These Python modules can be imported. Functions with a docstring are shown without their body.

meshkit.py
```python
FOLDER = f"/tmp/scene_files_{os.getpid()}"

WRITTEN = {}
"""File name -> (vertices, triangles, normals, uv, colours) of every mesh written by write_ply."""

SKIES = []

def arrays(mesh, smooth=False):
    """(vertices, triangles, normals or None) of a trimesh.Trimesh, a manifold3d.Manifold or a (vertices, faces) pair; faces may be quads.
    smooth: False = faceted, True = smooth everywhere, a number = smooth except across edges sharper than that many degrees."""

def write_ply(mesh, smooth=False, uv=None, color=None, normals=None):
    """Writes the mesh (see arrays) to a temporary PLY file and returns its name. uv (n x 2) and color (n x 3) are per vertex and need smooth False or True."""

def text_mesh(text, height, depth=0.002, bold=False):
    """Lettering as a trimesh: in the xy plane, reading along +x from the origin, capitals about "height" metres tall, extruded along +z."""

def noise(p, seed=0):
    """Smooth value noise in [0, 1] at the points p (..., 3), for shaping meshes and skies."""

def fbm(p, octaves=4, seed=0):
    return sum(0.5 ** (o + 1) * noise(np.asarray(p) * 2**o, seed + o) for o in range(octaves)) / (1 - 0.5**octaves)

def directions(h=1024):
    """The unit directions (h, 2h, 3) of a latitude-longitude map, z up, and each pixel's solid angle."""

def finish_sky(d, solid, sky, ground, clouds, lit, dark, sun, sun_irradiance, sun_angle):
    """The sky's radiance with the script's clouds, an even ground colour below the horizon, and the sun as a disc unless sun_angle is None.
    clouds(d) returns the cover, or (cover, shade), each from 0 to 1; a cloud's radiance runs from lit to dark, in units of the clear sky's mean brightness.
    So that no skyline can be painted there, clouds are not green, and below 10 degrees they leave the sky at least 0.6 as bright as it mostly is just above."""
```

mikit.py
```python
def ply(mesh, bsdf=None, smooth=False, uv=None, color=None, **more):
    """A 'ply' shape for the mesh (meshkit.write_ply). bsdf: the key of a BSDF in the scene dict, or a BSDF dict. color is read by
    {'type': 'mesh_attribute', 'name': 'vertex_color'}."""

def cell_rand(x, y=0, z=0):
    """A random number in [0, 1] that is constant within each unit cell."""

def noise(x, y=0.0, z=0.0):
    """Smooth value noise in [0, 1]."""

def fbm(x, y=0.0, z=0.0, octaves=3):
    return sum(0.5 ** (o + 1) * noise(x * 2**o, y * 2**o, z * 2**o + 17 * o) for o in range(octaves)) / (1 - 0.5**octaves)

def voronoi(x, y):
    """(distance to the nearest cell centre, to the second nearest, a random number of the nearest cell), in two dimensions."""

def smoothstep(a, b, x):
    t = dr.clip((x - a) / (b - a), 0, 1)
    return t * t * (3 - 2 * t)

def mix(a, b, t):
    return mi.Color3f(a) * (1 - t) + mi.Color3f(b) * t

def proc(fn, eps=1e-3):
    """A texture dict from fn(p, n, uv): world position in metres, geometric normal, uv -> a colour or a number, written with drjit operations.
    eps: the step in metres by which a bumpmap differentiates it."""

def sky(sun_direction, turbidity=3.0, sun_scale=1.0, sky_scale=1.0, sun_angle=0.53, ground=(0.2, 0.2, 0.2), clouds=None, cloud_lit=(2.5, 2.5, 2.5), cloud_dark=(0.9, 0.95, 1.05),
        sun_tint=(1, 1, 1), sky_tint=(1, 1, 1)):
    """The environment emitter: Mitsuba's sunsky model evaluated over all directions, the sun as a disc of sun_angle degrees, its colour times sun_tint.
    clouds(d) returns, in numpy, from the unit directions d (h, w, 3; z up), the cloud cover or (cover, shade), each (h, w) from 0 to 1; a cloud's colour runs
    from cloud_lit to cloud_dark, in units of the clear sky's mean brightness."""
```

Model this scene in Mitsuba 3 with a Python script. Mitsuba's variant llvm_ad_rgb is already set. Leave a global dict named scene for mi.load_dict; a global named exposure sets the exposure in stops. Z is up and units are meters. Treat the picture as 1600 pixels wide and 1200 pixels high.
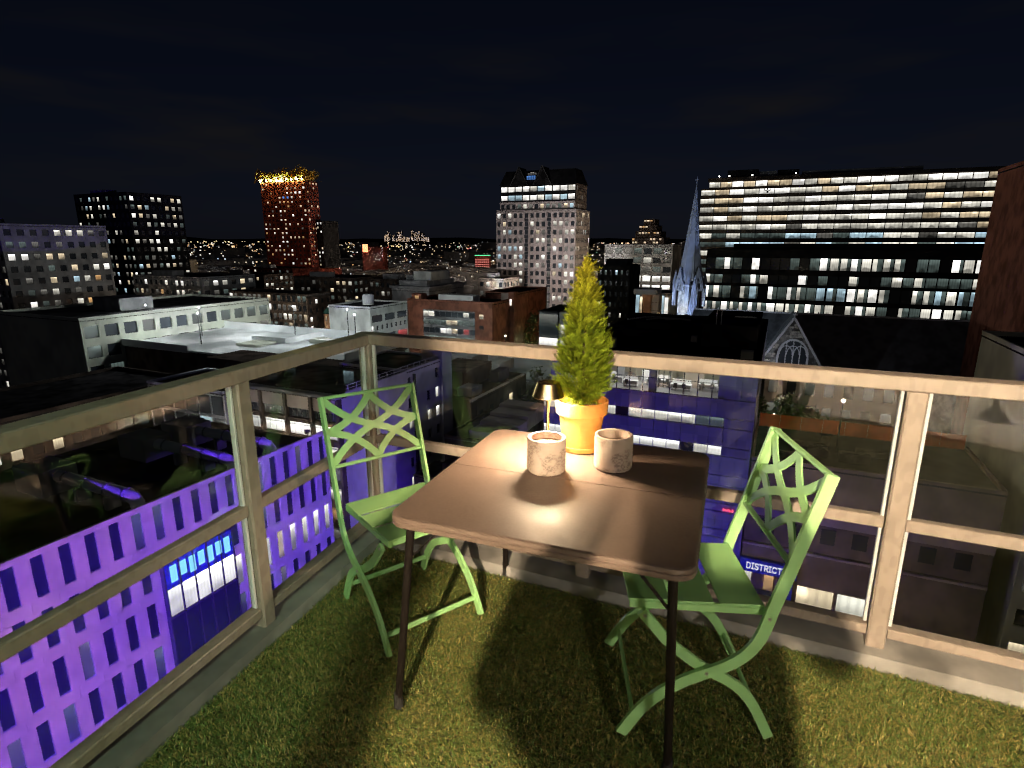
import math, numpy as np, trimesh, drjit as dr, mitsuba as mi, mikit, meshkit
import manifold3d as m3
from shapely.geometry import LineString, Polygon, box as sbox
from shapely.ops import unary_union
from shapely import affinity

T = mi.ScalarTransform4f
scene, labels = {}, {}
rng = np.random.default_rng(7)

# ------------------------------------------------------------------ camera, sky, exposure
exposure = 0.0
PITCH = math.atan(222 / 900)
scene['camera'] = {'type': 'perspective', 'fov': 2 * math.degrees(math.atan(800 / 900)), 'fov_axis': 'x', 'near_clip': 0.02, 'far_clip': 40000.0,
                   'to_world': T().look_at([0, 0, 1.5], [0, math.cos(PITCH), 1.5 - math.sin(PITCH)], [0, 0, 1])}


def night_cloud(d):
    n = meshkit.fbm(d * np.array([5.0, 5.0, 26.0]) + [3.1, 0.4, 0.0], 5, 3)
    band = np.exp(-((d[..., 2] - 0.17) / 0.10) ** 2)
    return np.clip((n - 0.46) * 3.0, 0, 1) * band * 0.8


scene['sky'] = {**mikit.sky((-0.2, -0.8, 0.5), turbidity=4, sun_scale=0.0, sky_scale=0.037, ground=(0.05, 0.05, 0.05), clouds=night_cloud,
                            cloud_lit=(2.0, 1.9, 2.0), cloud_dark=(0.8, 0.8, 1.0), sky_tint=(1.0, 0.95, 1.45)), 'sampling_weight': 0.3}

# ------------------------------------------------------------------ materials


def rgb(*c):
    return {'type': 'rgb', 'value': [float(x) for x in (c if len(c) == 3 else [c[0]] * 3)]}


def mottled(color, amount=0.25, scale=1.0, second=None, detail=4):
    second = second or [c * (1 - 2 * amount) for c in color]
    return mikit.proc(lambda p, n, uv: mikit.mix(second, color, mikit.smoothstep(0.25, 0.7, mikit.fbm(p.x * scale, p.y * scale, p.z * scale * 0.6, detail))))


def two(b):
    return {'type': 'twosided', 'b': b}


def matte(key, color, amount=0.2, scale=0.35, second=None):
    scene[key] = two({'type': 'diffuse', 'reflectance': mottled(color, amount, scale, second)})


def plain(key, color, rough=0.5, metallic=0.0, **k):
    scene[key] = two({'type': 'principled', 'base_color': rgb(*color) if not isinstance(color, dict) else color, 'roughness': rough, 'metallic': metallic, **k})


matte('m_ground', [0.06, 0.06, 0.06], 0.3, 0.05)
matte('m_asphalt', [0.05, 0.05, 0.055], 0.3, 0.3)
matte('m_pavement', [0.25, 0.24, 0.23], 0.2, 0.5)
matte('m_far_wall', [0.26, 0.24, 0.23], 0.35, 0.02)
matte('m_hill', [0.012, 0.013, 0.016], 0.3, 0.001)
matte('m_dark_roof', [0.035, 0.033, 0.035], 0.4, 0.5)
matte('m_roof', [0.10, 0.10, 0.105], 0.35, 0.4)
matte('m_black_wall', [0.02, 0.02, 0.022], 0.3, 0.5)
matte('m_tower_stone', [0.36, 0.32, 0.32], 0.12, 0.25)
matte('m_pale_wall', [0.5, 0.52, 0.44], 0.15, 0.3)
matte('m_white_wall', [0.55, 0.57, 0.55], 0.2, 0.4)
matte('m_brick_red', [0.27, 0.11, 0.075], 0.25, 0.8)
matte('m_brick_orange', [0.45, 0.24, 0.15], 0.2, 0.8)
matte('m_brown_wall', [0.20, 0.155, 0.125], 0.2, 0.6)
matte('m_dark_brown', [0.09, 0.07, 0.06], 0.3, 0.6)
matte('m_tan_panel', [0.48, 0.40, 0.34], 0.12, 0.5)
matte('m_grey_wall', [0.28, 0.28, 0.29], 0.2, 0.4)
matte('m_mauve_wall', [0.50, 0.48, 0.52], 0.15, 0.35)
matte('m_white_panel', [0.80, 0.80, 0.82], 0.13, 0.5)
matte('m_red_dark', [0.16, 0.04, 0.03], 0.3, 0.2)
matte('m_green_roof', [0.05, 0.14, 0.12], 0.2, 0.5)
matte('m_deck', [0.66, 0.69, 0.70], 0.12, 0.25)
matte('m_stone', [0.38, 0.37, 0.36], 0.3, 1.6)
matte('m_stone_dark', [0.16, 0.16, 0.165], 0.4, 1.2)
matte('m_slate', [0.12, 0.13, 0.15], 0.25, 0.9)
matte('m_spire', [0.42, 0.44, 0.50], 0.1, 0.8)
matte('m_hoarding', [0.62, 0.15, 0.04], 0.2, 0.6)
matte('m_bark', [0.10, 0.07, 0.05], 0.3, 3.0)
matte('m_room', [0.30, 0.27, 0.23], 0.03, 0.5)
matte('m_rubble', [0.12, 0.10, 0.085], 0.45, 1.0)
plain('m_dark_glass', (0.025, 0.03, 0.038), 0.12, specular=0.6)
plain('m_dark_metal', (0.03, 0.03, 0.032), 0.45)
plain('m_white_metal', (0.6, 0.6, 0.6), 0.4)
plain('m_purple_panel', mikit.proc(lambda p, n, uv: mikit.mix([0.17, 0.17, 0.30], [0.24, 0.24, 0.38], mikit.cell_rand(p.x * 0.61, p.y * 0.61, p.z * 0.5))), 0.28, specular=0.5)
plain('m_frame', (0.05, 0.05, 0.055), 0.4)
plain('m_leaf_dark', (0.045, 0.07, 0.02), 0.7)
plain('m_leaf_gold', (0.55, 0.36, 0.05), 0.7)
plain('m_leaf_orange', (0.16, 0.11, 0.02), 0.7)  # orange leaf tone for the tree near the church
plain('m_sign_blue', (0.03, 0.05, 0.42), 0.4)
plain('m_emit_base', (0.05, 0.05, 0.05), 0.6)
plain('m_vertex', {'type': 'mesh_attribute', 'name': 'vertex_color'}, 0.6)

# near things
plain('m_rail', mikit.proc(lambda p, n, uv: mikit.mix([0.265, 0.218, 0.187], [0.325, 0.27, 0.232], mikit.fbm(p.x * 9, p.y * 9, p.z * 9, 3)) * (0.9 + 0.1 * mikit.smoothstep(0.35, 0.5, mikit.noise(p.x * 60, p.y * 60, p.z * 25)))), 0.42)
plain('m_kerb', mikit.proc(lambda p, n, uv: mikit.mix([0.22, 0.215, 0.21], [0.42, 0.40, 0.38], mikit.fbm(p.x * 14, p.y * 14, p.z * 14, 4)) * (0.55 + 0.45 * mikit.smoothstep(0.3, 0.5, mikit.fbm(p.x * 4 + 7, p.y * 4, p.z * 4, 3)))), 0.8)
plain('m_slab', (0.3, 0.3, 0.29), 0.9)
plain('m_turf_base', mikit.proc(lambda p, n, uv: mikit.mix([0.02, 0.028, 0.008], [0.05, 0.05, 0.018], mikit.fbm(p.x * 40, p.y * 40, 0, 3))), 0.95)
scene['m_blade'] = two({'type': 'principled', 'base_color': {'type': 'mesh_attribute', 'name': 'vertex_color'}, 'roughness': 0.55, 'specular': 0.3})
scene['m_sprig'] = {'type': 'principledthin', 'base_color': {'type': 'mesh_attribute', 'name': 'vertex_color'}, 'roughness': 0.6, 'diff_trans': 0.6}
scene['m_green'] = two({'type': 'principled', 'base_color': mikit.proc(lambda p, n, uv: mikit.mix([0.30, 0.58, 0.225], [0.35, 0.645, 0.275], mikit.fbm(p.x * 12, p.y * 12, p.z * 12, 3))), 'roughness': 0.38, 'specular': 0.5})
scene['m_table'] = two({'type': 'principled', 'base_color': mikit.proc(lambda p, n, uv: mikit.mix([0.100, 0.070, 0.057], [0.135, 0.098, 0.080], mikit.fbm(p.x * 210, p.y * 210, p.z * 210, 3)) * (0.88 + 0.12 * mikit.smoothstep(0.35, 0.6, mikit.fbm(p.x * 5, p.y * 5, 1, 3)))),
                        'roughness': mikit.proc(lambda p, n, uv: 0.42 + 0.14 * mikit.fbm(p.x * 18, p.y * 18, p.z * 18, 3)), 'specular': 0.45})
plain('m_leg', (0.007, 0.005, 0.0045), 0.5, specular=0.2)
plain('m_rubber', (0.015, 0.015, 0.015), 0.8)
plain('m_bolt', (0.5, 0.5, 0.48), 0.3, 1.0)
scene['m_terracotta'] = two({'type': 'principled', 'base_color': mikit.proc(lambda p, n, uv: mikit.mix([0.46, 0.175, 0.035], [0.56, 0.235, 0.052], mikit.fbm(p.x * 30, p.y * 30, p.z * 60, 4))), 'roughness': 0.62})
plain('m_soil', mikit.proc(lambda p, n, uv: mikit.mix([0.10, 0.05, 0.03], [0.5, 0.36, 0.2], mikit.smoothstep(0.4, 0.7, mikit.noise(p.x * 110, p.y * 110, p.z * 110)))), 0.9)


def cup_color(p, n, uv):
    patch = mikit.smoothstep(0.44, 0.62, mikit.fbm(p.x * 17 + 3.7, p.y * 17, p.z * 14, 3))
    specks = mikit.smoothstep(0.40, 0.68, mikit.fbm(p.x * 170, p.y * 170, p.z * 170, 3))
    return mikit.mix([0.40, 0.315, 0.265], [0.16, 0.115, 0.09], patch * (0.35 + 0.65 * specks) * 0.85) * (0.9 + 0.1 * mikit.noise(p.x * 60, p.y * 60, p.z * 60))


scene['m_cup'] = two({'type': 'principled', 'base_color': mikit.proc(cup_color), 'roughness': 0.7})
plain('m_wax', mikit.proc(lambda p, n, uv: mikit.mix([0.11, 0.030, 0.010], [0.20, 0.065, 0.022], mikit.fbm(p.x * 60, p.y * 60, p.z * 60, 3))), 0.4)
plain('m_wick', (0.06, 0.05, 0.05), 0.9)
scene['m_brass'] = two({'type': 'roughconductor', 'material': 'none', 'specular_reflectance': rgb(0.78, 0.56, 0.28), 'alpha': 0.18})
scene['m_glass'] = {'type': 'thindielectric', 'int_ior': 1.72, 'specular_transmittance': rgb(0.94, 0.97, 0.95)}
scene['m_tinted'] = {'type': 'thindielectric', 'int_ior': 1.5, 'specular_transmittance': rgb(0.11, 0.205, 0.20)}  # tint dims the lamp light passing the unseen door
scene['m_clear'] = {'type': 'thindielectric', 'int_ior': 1.45}
plain('m_cloth', (0.05, 0.055, 0.07), 0.85)
plain('m_trouser', (0.04, 0.04, 0.045), 0.85)
plain('m_skin', (0.55, 0.36, 0.27), 0.55)
plain('m_hair', (0.03, 0.02, 0.015), 0.6)


# what a lit room looks like through its pane: blinds, bright ceiling lights, dark desks
def lit(key, color, gain=1.0, blinds=0.2, desk=0.7):
    c = [x * gain for x in color]

    def fn(p, n, uv):
        room = mikit.noise(p.x * 0.22 + 5, p.y * 0.22, p.z * 0.3)
        slats = 1 - blinds * mikit.smoothstep(0.0, 0.6, dr.sin(uv.x * 25.0))
        things = mikit.smoothstep(0.02, 0.42, uv.y + 0.9 * (mikit.noise(p.x * 0.8, p.y * 0.8, p.z * 0.6) - 0.5))
        top = mikit.smoothstep(0.55, 0.92, uv.y)
        spots = mikit.smoothstep(0.60, 0.80, mikit.noise(p.x * 0.55, p.y * 0.55, p.z * 0.35 + 9)) * top
        return mi.Color3f(c) * ((0.22 + 0.85 * room) * (1 - desk + desk * things) * (0.70 + 0.5 * top) * slats + 0.9 * spots)
    scene[key] = mikit.proc(fn)


lit('e_warm', (1.0, 0.80, 0.52), 1.15)
lit('e_white', (1.0, 0.96, 0.82), 1.25)
lit('e_cool', (0.62, 0.88, 1.0), 1.1)
lit('e_amber', (1.0, 0.56, 0.22), 0.9)
lit('e_bright', (1.0, 0.97, 0.90), 2.2, 0.12, 0.5)
lit('e_dim', (0.50, 0.48, 0.42), 0.33, 0.3, 0.8)
lit('e_dimgreen', (0.34, 0.46, 0.42), 0.30, 0.3, 0.8)
lit('e_blue', (0.10, 0.35, 1.0), 1.3, 0.25, 0.3)
lit('e_red', (1.0, 0.12, 0.12), 0.5)
lit('e_far', (1.0, 0.74, 0.5), 1.4, 0.0, 0.6)
scene['e_dots'] = {'type': 'mesh_attribute', 'name': 'vertex_color'}

# ------------------------------------------------------------------ helpers


def key_for(name):
    if name not in scene and name not in labels:
        return name
    k = 1
    while f'{name}_{k:03d}' in scene or f'{name}_{k:03d}' in labels:
        k += 1
    return f'{name}_{k:03d}'


counters = {}


def sub(parent, name):
    k = f'{parent}__{name}'
    n = counters.get(k, -1) + 1
    counters[k] = n
    return k if n == 0 else f'{k}_{n:03d}'


def thing(name, label, cat, group=None):
    k = key_for(name)
    labels[k] = {'label': label, 'category': cat}
    if group:
        labels[k]['group'] = group
    return k


def put(key, mesh, bsdf, smooth=False, tw=None, emit=None, weight=0.0, **k):
    d = dict(mesh) if isinstance(mesh, dict) else mikit.ply(mesh, bsdf, smooth=smooth, **k)
    if isinstance(mesh, dict):
        d['bsdf'] = {'type': 'ref', 'id': bsdf}
    if tw is not None:
        d['to_world'] = tw
    if emit is not None:
        d['emitter'] = {'type': 'area', 'radiance': {'type': 'ref', 'id': emit} if isinstance(emit, str) else emit, 'sampling_weight': float(weight)}
    scene[key] = d
    return key


def part(parent, name, mesh, bsdf, **k):
    return put(sub(parent, name), mesh, bsdf, **k)


def structure(name, mesh, bsdf, kind='structure', **k):
    put(name, mesh, bsdf, **k)
    labels[name] = {'kind': kind}


_F = np.array([[0, 1, 3], [0, 3, 2], [4, 6, 7], [4, 7, 5], [0, 4, 5], [0, 5, 1], [2, 3, 7], [2, 7, 6], [0, 2, 6], [0, 6, 4], [1, 5, 7], [1, 7, 3]])


def boxes(bs):
    """One mesh of the boxes (x0, x1, y0, y1, z0, z1)."""
    bs = np.asarray(bs, float).reshape(-1, 6)
    v = np.stack([bs[:, [i, 2 + j, 4 + k]] for i in (0, 1) for j in (0, 1) for k in (0, 1)], 1)
    f = _F[None] + 8 * np.arange(len(bs))[:, None, None]
    return v.reshape(-1, 3), f.reshape(-1, 3)


def join(*ms):
    vs, fs, o = [], [], 0
    for v, f in ms:
        vs.append(np.asarray(v, float)); fs.append(np.asarray(f) + o); o += len(v)
    return np.vstack(vs), np.vstack(fs)


def vf(m):
    return (np.asarray(m.vertices), np.asarray(m.faces)) if hasattr(m, 'vertices') else m


YAW = math.radians(-24.5)
GRID = T().rotate([0, 0, 1], -24.5)      # the street grid: p along the fronts, q away from the balcony
CA, SA = math.cos(YAW), math.sin(YAW)


def world(p, q, z):
    return np.array([p * CA - q * SA, p * SA + q * CA, z])


def lathe(profile, n=48):
    pr = np.asarray(profile, float)
    a = np.arange(n) * 2 * np.pi / n
    v = np.stack([pr[:, None, 0] * np.cos(a), pr[:, None, 0] * np.sin(a), np.repeat(pr[:, 1:2], n, 1)], -1).reshape(-1, 3)
    f = []
    for i in range(len(pr) - 1):
        j = np.arange(n); k = (j + 1) % n
        f += [np.stack([i * n + j, i * n + k, (i + 1) * n + k], 1), np.stack([i * n + j, (i + 1) * n + k, (i + 1) * n + j], 1)]
    return v, np.vstack(f)


def tube(points, r, n=8):
    """A closed tube along the points; r a number or one per point."""
    p = np.asarray(points, float)
    r = np.broadcast_to(r, len(p))
    t = np.gradient(p, axis=0); t /= np.linalg.norm(t, axis=1, keepdims=True)
    up = np.array([0, 0, 1.0]) if abs(t[:, 2]).mean() < 0.8 else np.array([1.0, 0, 0])
    a = np.cross(t, up); a /= np.linalg.norm(a, axis=1, keepdims=True)
    b = np.cross(t, a)
    g = np.arange(n) * 2 * np.pi / n
    v = p[:, None] + r[:, None, None] * (np.cos(g)[None, :, None] * a[:, None] + np.sin(g)[None, :, None] * b[:, None])
    v = np.vstack([v.reshape(-1, 3), p[:1], p[-1:]])
    f = []
    j = np.arange(n); k = (j + 1) % n
    for i in range(len(p) - 1):
        f += [np.stack([i * n + j, i * n + k, (i + 1) * n + k], 1), np.stack([i * n + j, (i + 1) * n + k, (i + 1) * n + j], 1)]
    e = len(p) * n
    f += [np.stack([k, j, 0 * j + e], 1), np.stack([(len(p) - 1) * n + j, (len(p) - 1) * n + k, 0 * j + e + 1], 1)]
    return v, np.vstack(f)


def beam(a, b, w, h, up=(0, 0, 1), bev=0.004):
    """A bar of w (sideways) by h (along up) from a to b with bevelled edges."""
    a, b, up = (np.asarray(x, float) for x in (a, b, up))
    t = (b - a) / np.linalg.norm(b - a)
    s = np.cross(t, up); s /= np.linalg.norm(s)
    u = np.cross(s, t)
    w, h = w / 2, h / 2
    c = np.array([[-w + bev, -h], [w - bev, -h], [w, -h + bev], [w, h - bev], [w - bev, h], [-w + bev, h], [-w, h - bev], [-w, -h + bev]])
    ring = c[:, :1] * s + c[:, 1:] * u
    v = np.vstack([a + ring, b + ring])
    f = [[i, (i + 1) % 8, 8 + (i + 1) % 8] for i in range(8)] + [[i, 8 + (i + 1) % 8, 8 + i] for i in range(8)]
    f += [[0, i + 1, i] for i in range(1, 7)] + [[8, 8 + i, 9 + i] for i in range(1, 7)]
    return v, np.array(f)


def extrude(poly, depth, frame):
    """A shapely polygon extruded by depth, its x, y, z mapped by frame (3 x 4: columns x, y, z axes and origin)."""
    ms = [vf(trimesh.creation.extrude_polygon(g, depth, engine='earcut')) for g in getattr(poly, 'geoms', [poly])]
    v, f = join(*ms)
    fr = np.asarray(frame, float)
    return v @ fr[:3] + fr[3], f


# unit panes with uv, shared by every window
def unit(kind):
    v, f = boxes([(0, 1, 0, 1, 0, 1)])
    return mikit.ply((v, f), 'm_dark_glass', uv=v[:, [0, 2]] if kind == 'q' else v[:, [1, 2]])


UNIT = {'q': unit('q'), 'p': unit('p')}
PALETTE = [('e_white', 0.4), ('e_warm', 0.3), ('e_bright', 0.12), ('e_cool', 0.1), ('e_amber', 0.08)]


def pick(prob, palette=PALETTE, dim=0.3):
    def fn(i, j):
        x = rng.random()
        if x < prob:
            w = np.array([b for _, b in palette]); return palette[rng.choice(len(palette), p=w / w.sum())][0]
        return ('e_dim' if rng.random() < 0.6 else 'e_dimgreen') if rng.random() < dim else None
    return fn


def pane(b, face, u0, u1, z0, z1, plane, emit=None, thick=0.06, name='window'):
    """A window pane standing in the plane (its front), in the grid frame."""
    tw = GRID @ (T().translate([u0, plane, z0]).scale([u1 - u0, thick, z1 - z0]) if face == 'q' else T().translate([plane - thick, u0, z0]).scale([thick, u1 - u0, z1 - z0]))
    return part(b, name, UNIT[face], 'm_emit_base' if emit else 'm_dark_glass', tw=tw, emit=emit)


def slab(face, u0, u1, plane, d0, d1, z0, z1):
    """Box between depths d0 and d1 behind the front plane."""
    return (u0, u1, plane + d0, plane + d1, z0, z1) if face == 'q' else (plane - d1, plane - d0, u0, u1, z0, z1)


def facade(b, face, u0, u1, plane, z0, z1, cols, rows, ww, hh, wall, light, deep=0.3, vb=0.5, skip=(), pieces=None, joined=False, sill=False, split=1):
    """A front of piers and spandrels with a pane in every opening. pieces: the piers and spandrels as parts of that name."""
    cw, ch = (u1 - u0) / cols, (z1 - z0) / rows
    w, h = cw * ww, ch * hh
    bs, trims, far = [], [], []
    for j in range(rows + 1):
        a = z0 if j == 0 else z0 + (j - 1) * ch + (ch - h) * vb + h
        c = z1 if j == rows else z0 + j * ch + (ch - h) * vb
        if c - a > 0.02:
            if pieces:
                bs += [slab(face, u0 + i * cw + (0.012 if i else 0), u0 + (i + 1) * cw, plane, 0, deep, a + 0.012, c) for i in range(cols)]
            else:
                bs.append(slab(face, u0, u1, plane, 0, deep, a, c))
    for j in range(rows):
        a = z0 + j * ch + (ch - h) * vb
        for i in range(cols + 1):
            l = u0 if i == 0 else u0 + (i - 1) * cw + (cw + w) / 2
            r = u1 if i == cols else u0 + i * cw + (cw - w) / 2
            if r - l > 0.02:
                bs.append(slab(face, l, r, plane, 0.004, deep, a, a + h))
        for i in range(cols):
            l = u0 + i * cw + (cw - w) / 2
            if (i, j) in skip:
                bs.append(slab(face, l, l + w, plane, 0.004, deep, a, a + h))
                continue
            e = light(i, j)
            for s in range(split):
                g = 0.05 if split > 1 else 0.0
                if joined:
                    far.append((l, l + w, a, a + h, e))
                else:
                    pane(b, face, l + s * w / split + g * (s > 0), l + (s + 1) * w / split, a, a + h, plane + deep - 0.08 if face == 'q' else plane - deep + 0.08, e)
            if sill:
                trims.append(slab(face, l - 0.1, l + w + 0.1, plane, -0.12, -0.003, a - 0.15, a - 0.01))
    if pieces:
        for x in bs:
            part(b, pieces, boxes([x]), wall, tw=GRID)
    else:
        part(b, 'wall', boxes(bs), wall, tw=GRID)
    if trims:
        k = part(b, 'sill', boxes(trims), wall, tw=GRID)
    if joined:
        for e in sorted({x[4] or '' for x in far}):
            q = [slab(face, l, r, plane, deep - 0.1, deep - 0.04, a, c) for l, r, a, c, x in far if (x or '') == e]
            v, f = boxes(q)
            k = part(b, 'window_row', (v, f), 'm_emit_base' if e else 'm_dark_glass', tw=GRID, emit=e or None, uv=np.tile(np.array([[0, 0], [0, 1], [0.5, 0], [0.5, 1], [0.5, 0], [0.5, 1], [1, 0], [1, 1]], float), (len(q), 1)))
            labels[k] = {'kind': 'stuff'}


def core(b, p0, p1, q0, q1, z0, z1, wall, roof='m_dark_roof', inset_q=0.32, inset_p=0.32, parapet=0.9, pw=0.3):
    """The body behind the fronts, the roof and its parapet."""
    part(b, 'wall', boxes([(p0 + 0.05, p1 - inset_p, q0 + inset_q, q1, z0, z1 - 0.05)]), wall, tw=GRID)
    part(b, 'roof', boxes([(p0, p1, q0, q1, z1 - 0.049, z1 + 0.15)]), roof, tw=GRID)
    if parapet:
        part(b, 'parapet', boxes([(p0, p1, q0 - 0.05, q0 + pw, z1 + 0.15, z1 + parapet), (p0, p1, q1 - pw, q1, z1 + 0.15, z1 + parapet),
                                  (p0, p0 + pw, q0 + pw, q1 - pw, z1 + 0.15, z1 + parapet), (p1 - pw, p1 + 0.05, q0 + pw, q1 - pw, z1 + 0.15, z1 + parapet)]), wall, tw=GRID)


STREET = -44.0


def roof_unit(b, p0, p1, q0, q1, z, h, bsdf='m_grey_wall', name='roof_unit'):
    k = part(b, name, boxes([(p0, p1, q0, q1, z, z + h), (p0 + 0.15, p1 - 0.15, q0 - 0.04, q0 - 0.002, z + h * 0.25, z + h * 0.8)]), bsdf, tw=GRID)
    return k


lamp_count = [0]


def lamp_post(p, q, z, h, I, color, label, head=0.22, weight=0.2, group=None, out=None):
    k = thing('street_lamp', label, 'street lamp', group)
    w = world(p, q, z)
    part(k, 'pole', vf(tube([w, w + [0, 0, h * 0.5], w + [0, 0, h]], [0.11, 0.09, 0.07], 8)), 'm_dark_metal')
    s = trimesh.creation.icosphere(2, head); s.apply_translation(w + [0, 0, h + head])
    part(k, 'lantern', s, 'm_emit_base', smooth=True, emit=rgb(*[c * 6 for c in color]))
    scene[f'light_of_{k}'] = {'type': 'point', 'position': (w + [0, 0, h + 2.2 * head + 0.05]).tolist(), 'intensity': rgb(*[c * I for c in color]), 'sampling_weight': weight}


def unseen_flood(p, q, z, target, I, color, cut, label, weight=0.5, base=None, beam=0.55):
    """An unseen spotlight placed for its light: housing, bracket and the spot in it."""
    k = thing('unseen_floodlight', label, 'unseen_floodlight')
    w, t = world(p, q, z), world(*target)
    d = (t - w) / np.linalg.norm(t - w)
    m = vf(tube([w - d * 0.5, w - d * 0.1, w - d * 0.05], [0.14, 0.24, 0.26], 12))
    part(k, 'housing', m, 'm_dark_metal', smooth=30)
    b = base if base is not None else z - 1.0
    part(k, 'mast', vf(tube([w + [0, 0, b - z], w - d * 0.3 - [0, 0, 0.2]], 0.07, 8)), 'm_dark_metal')
    scene[f'light_of_{k}'] = {'type': 'spot', 'to_world': T().look_at(w.tolist(), t.tolist(), [0.01, 0.02, 1]), 'intensity': rgb(*[c * I for c in color]), 'cutoff_angle': float(cut), 'beam_width': float(cut * beam), 'sampling_weight': max(weight, 0.7)}

# ================================================================== the balcony
CORNER = np.array([-0.71, 2.785])
D1 = np.array([0.9132, -0.4075])            # along the back railing, to the right
D2 = np.array([-0.3201, -0.9474])           # along the left railing, towards the apartment
N1, N2 = np.array([-0.4075, -0.9132]), np.array([0.9474, -0.3201])    # inwards
L1, L2 = 4.2, 4.28


def on1(s, inward=0.0, z=0.0):
    return np.array([*(CORNER + s * D1 + inward * N1), z])


def on2(s, inward=0.0, z=0.0):
    return np.array([*(CORNER + s * D2 + inward * N2), z])


def inner_corner(d):
    """Where the two lines d inside the railings meet."""
    m = np.array([N1, N2]); return CORNER + np.linalg.solve(m, [d, d])


END = on1(L1)[:2]
outline = [tuple(inner_corner(-0.14)), tuple(on1(L1, -0.14)[:2]), (END[0], -1.38), tuple(on2(L2, -0.14)[:2])]
structure('balcony_floor', extrude(Polygon(outline), 0.22, [[1, 0, 0], [0, 1, 0], [0, 0, 1], [0, 0, -0.245]]), 'm_slab')
ti = CORNER + np.linalg.solve(np.array([N1, N2]), [0.10, 0.078])
turf_poly = Polygon([tuple(ti), tuple(on1(L1, 0.10)[:2]), (END[0], -1.3), tuple(on2(L2, 0.078)[:2])])
structure('turf_backing', extrude(turf_poly, 0.012, [[1, 0, 0], [0, 1, 0], [0, 0, 1], [0, 0, -0.0245]]), 'm_turf_base')

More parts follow.
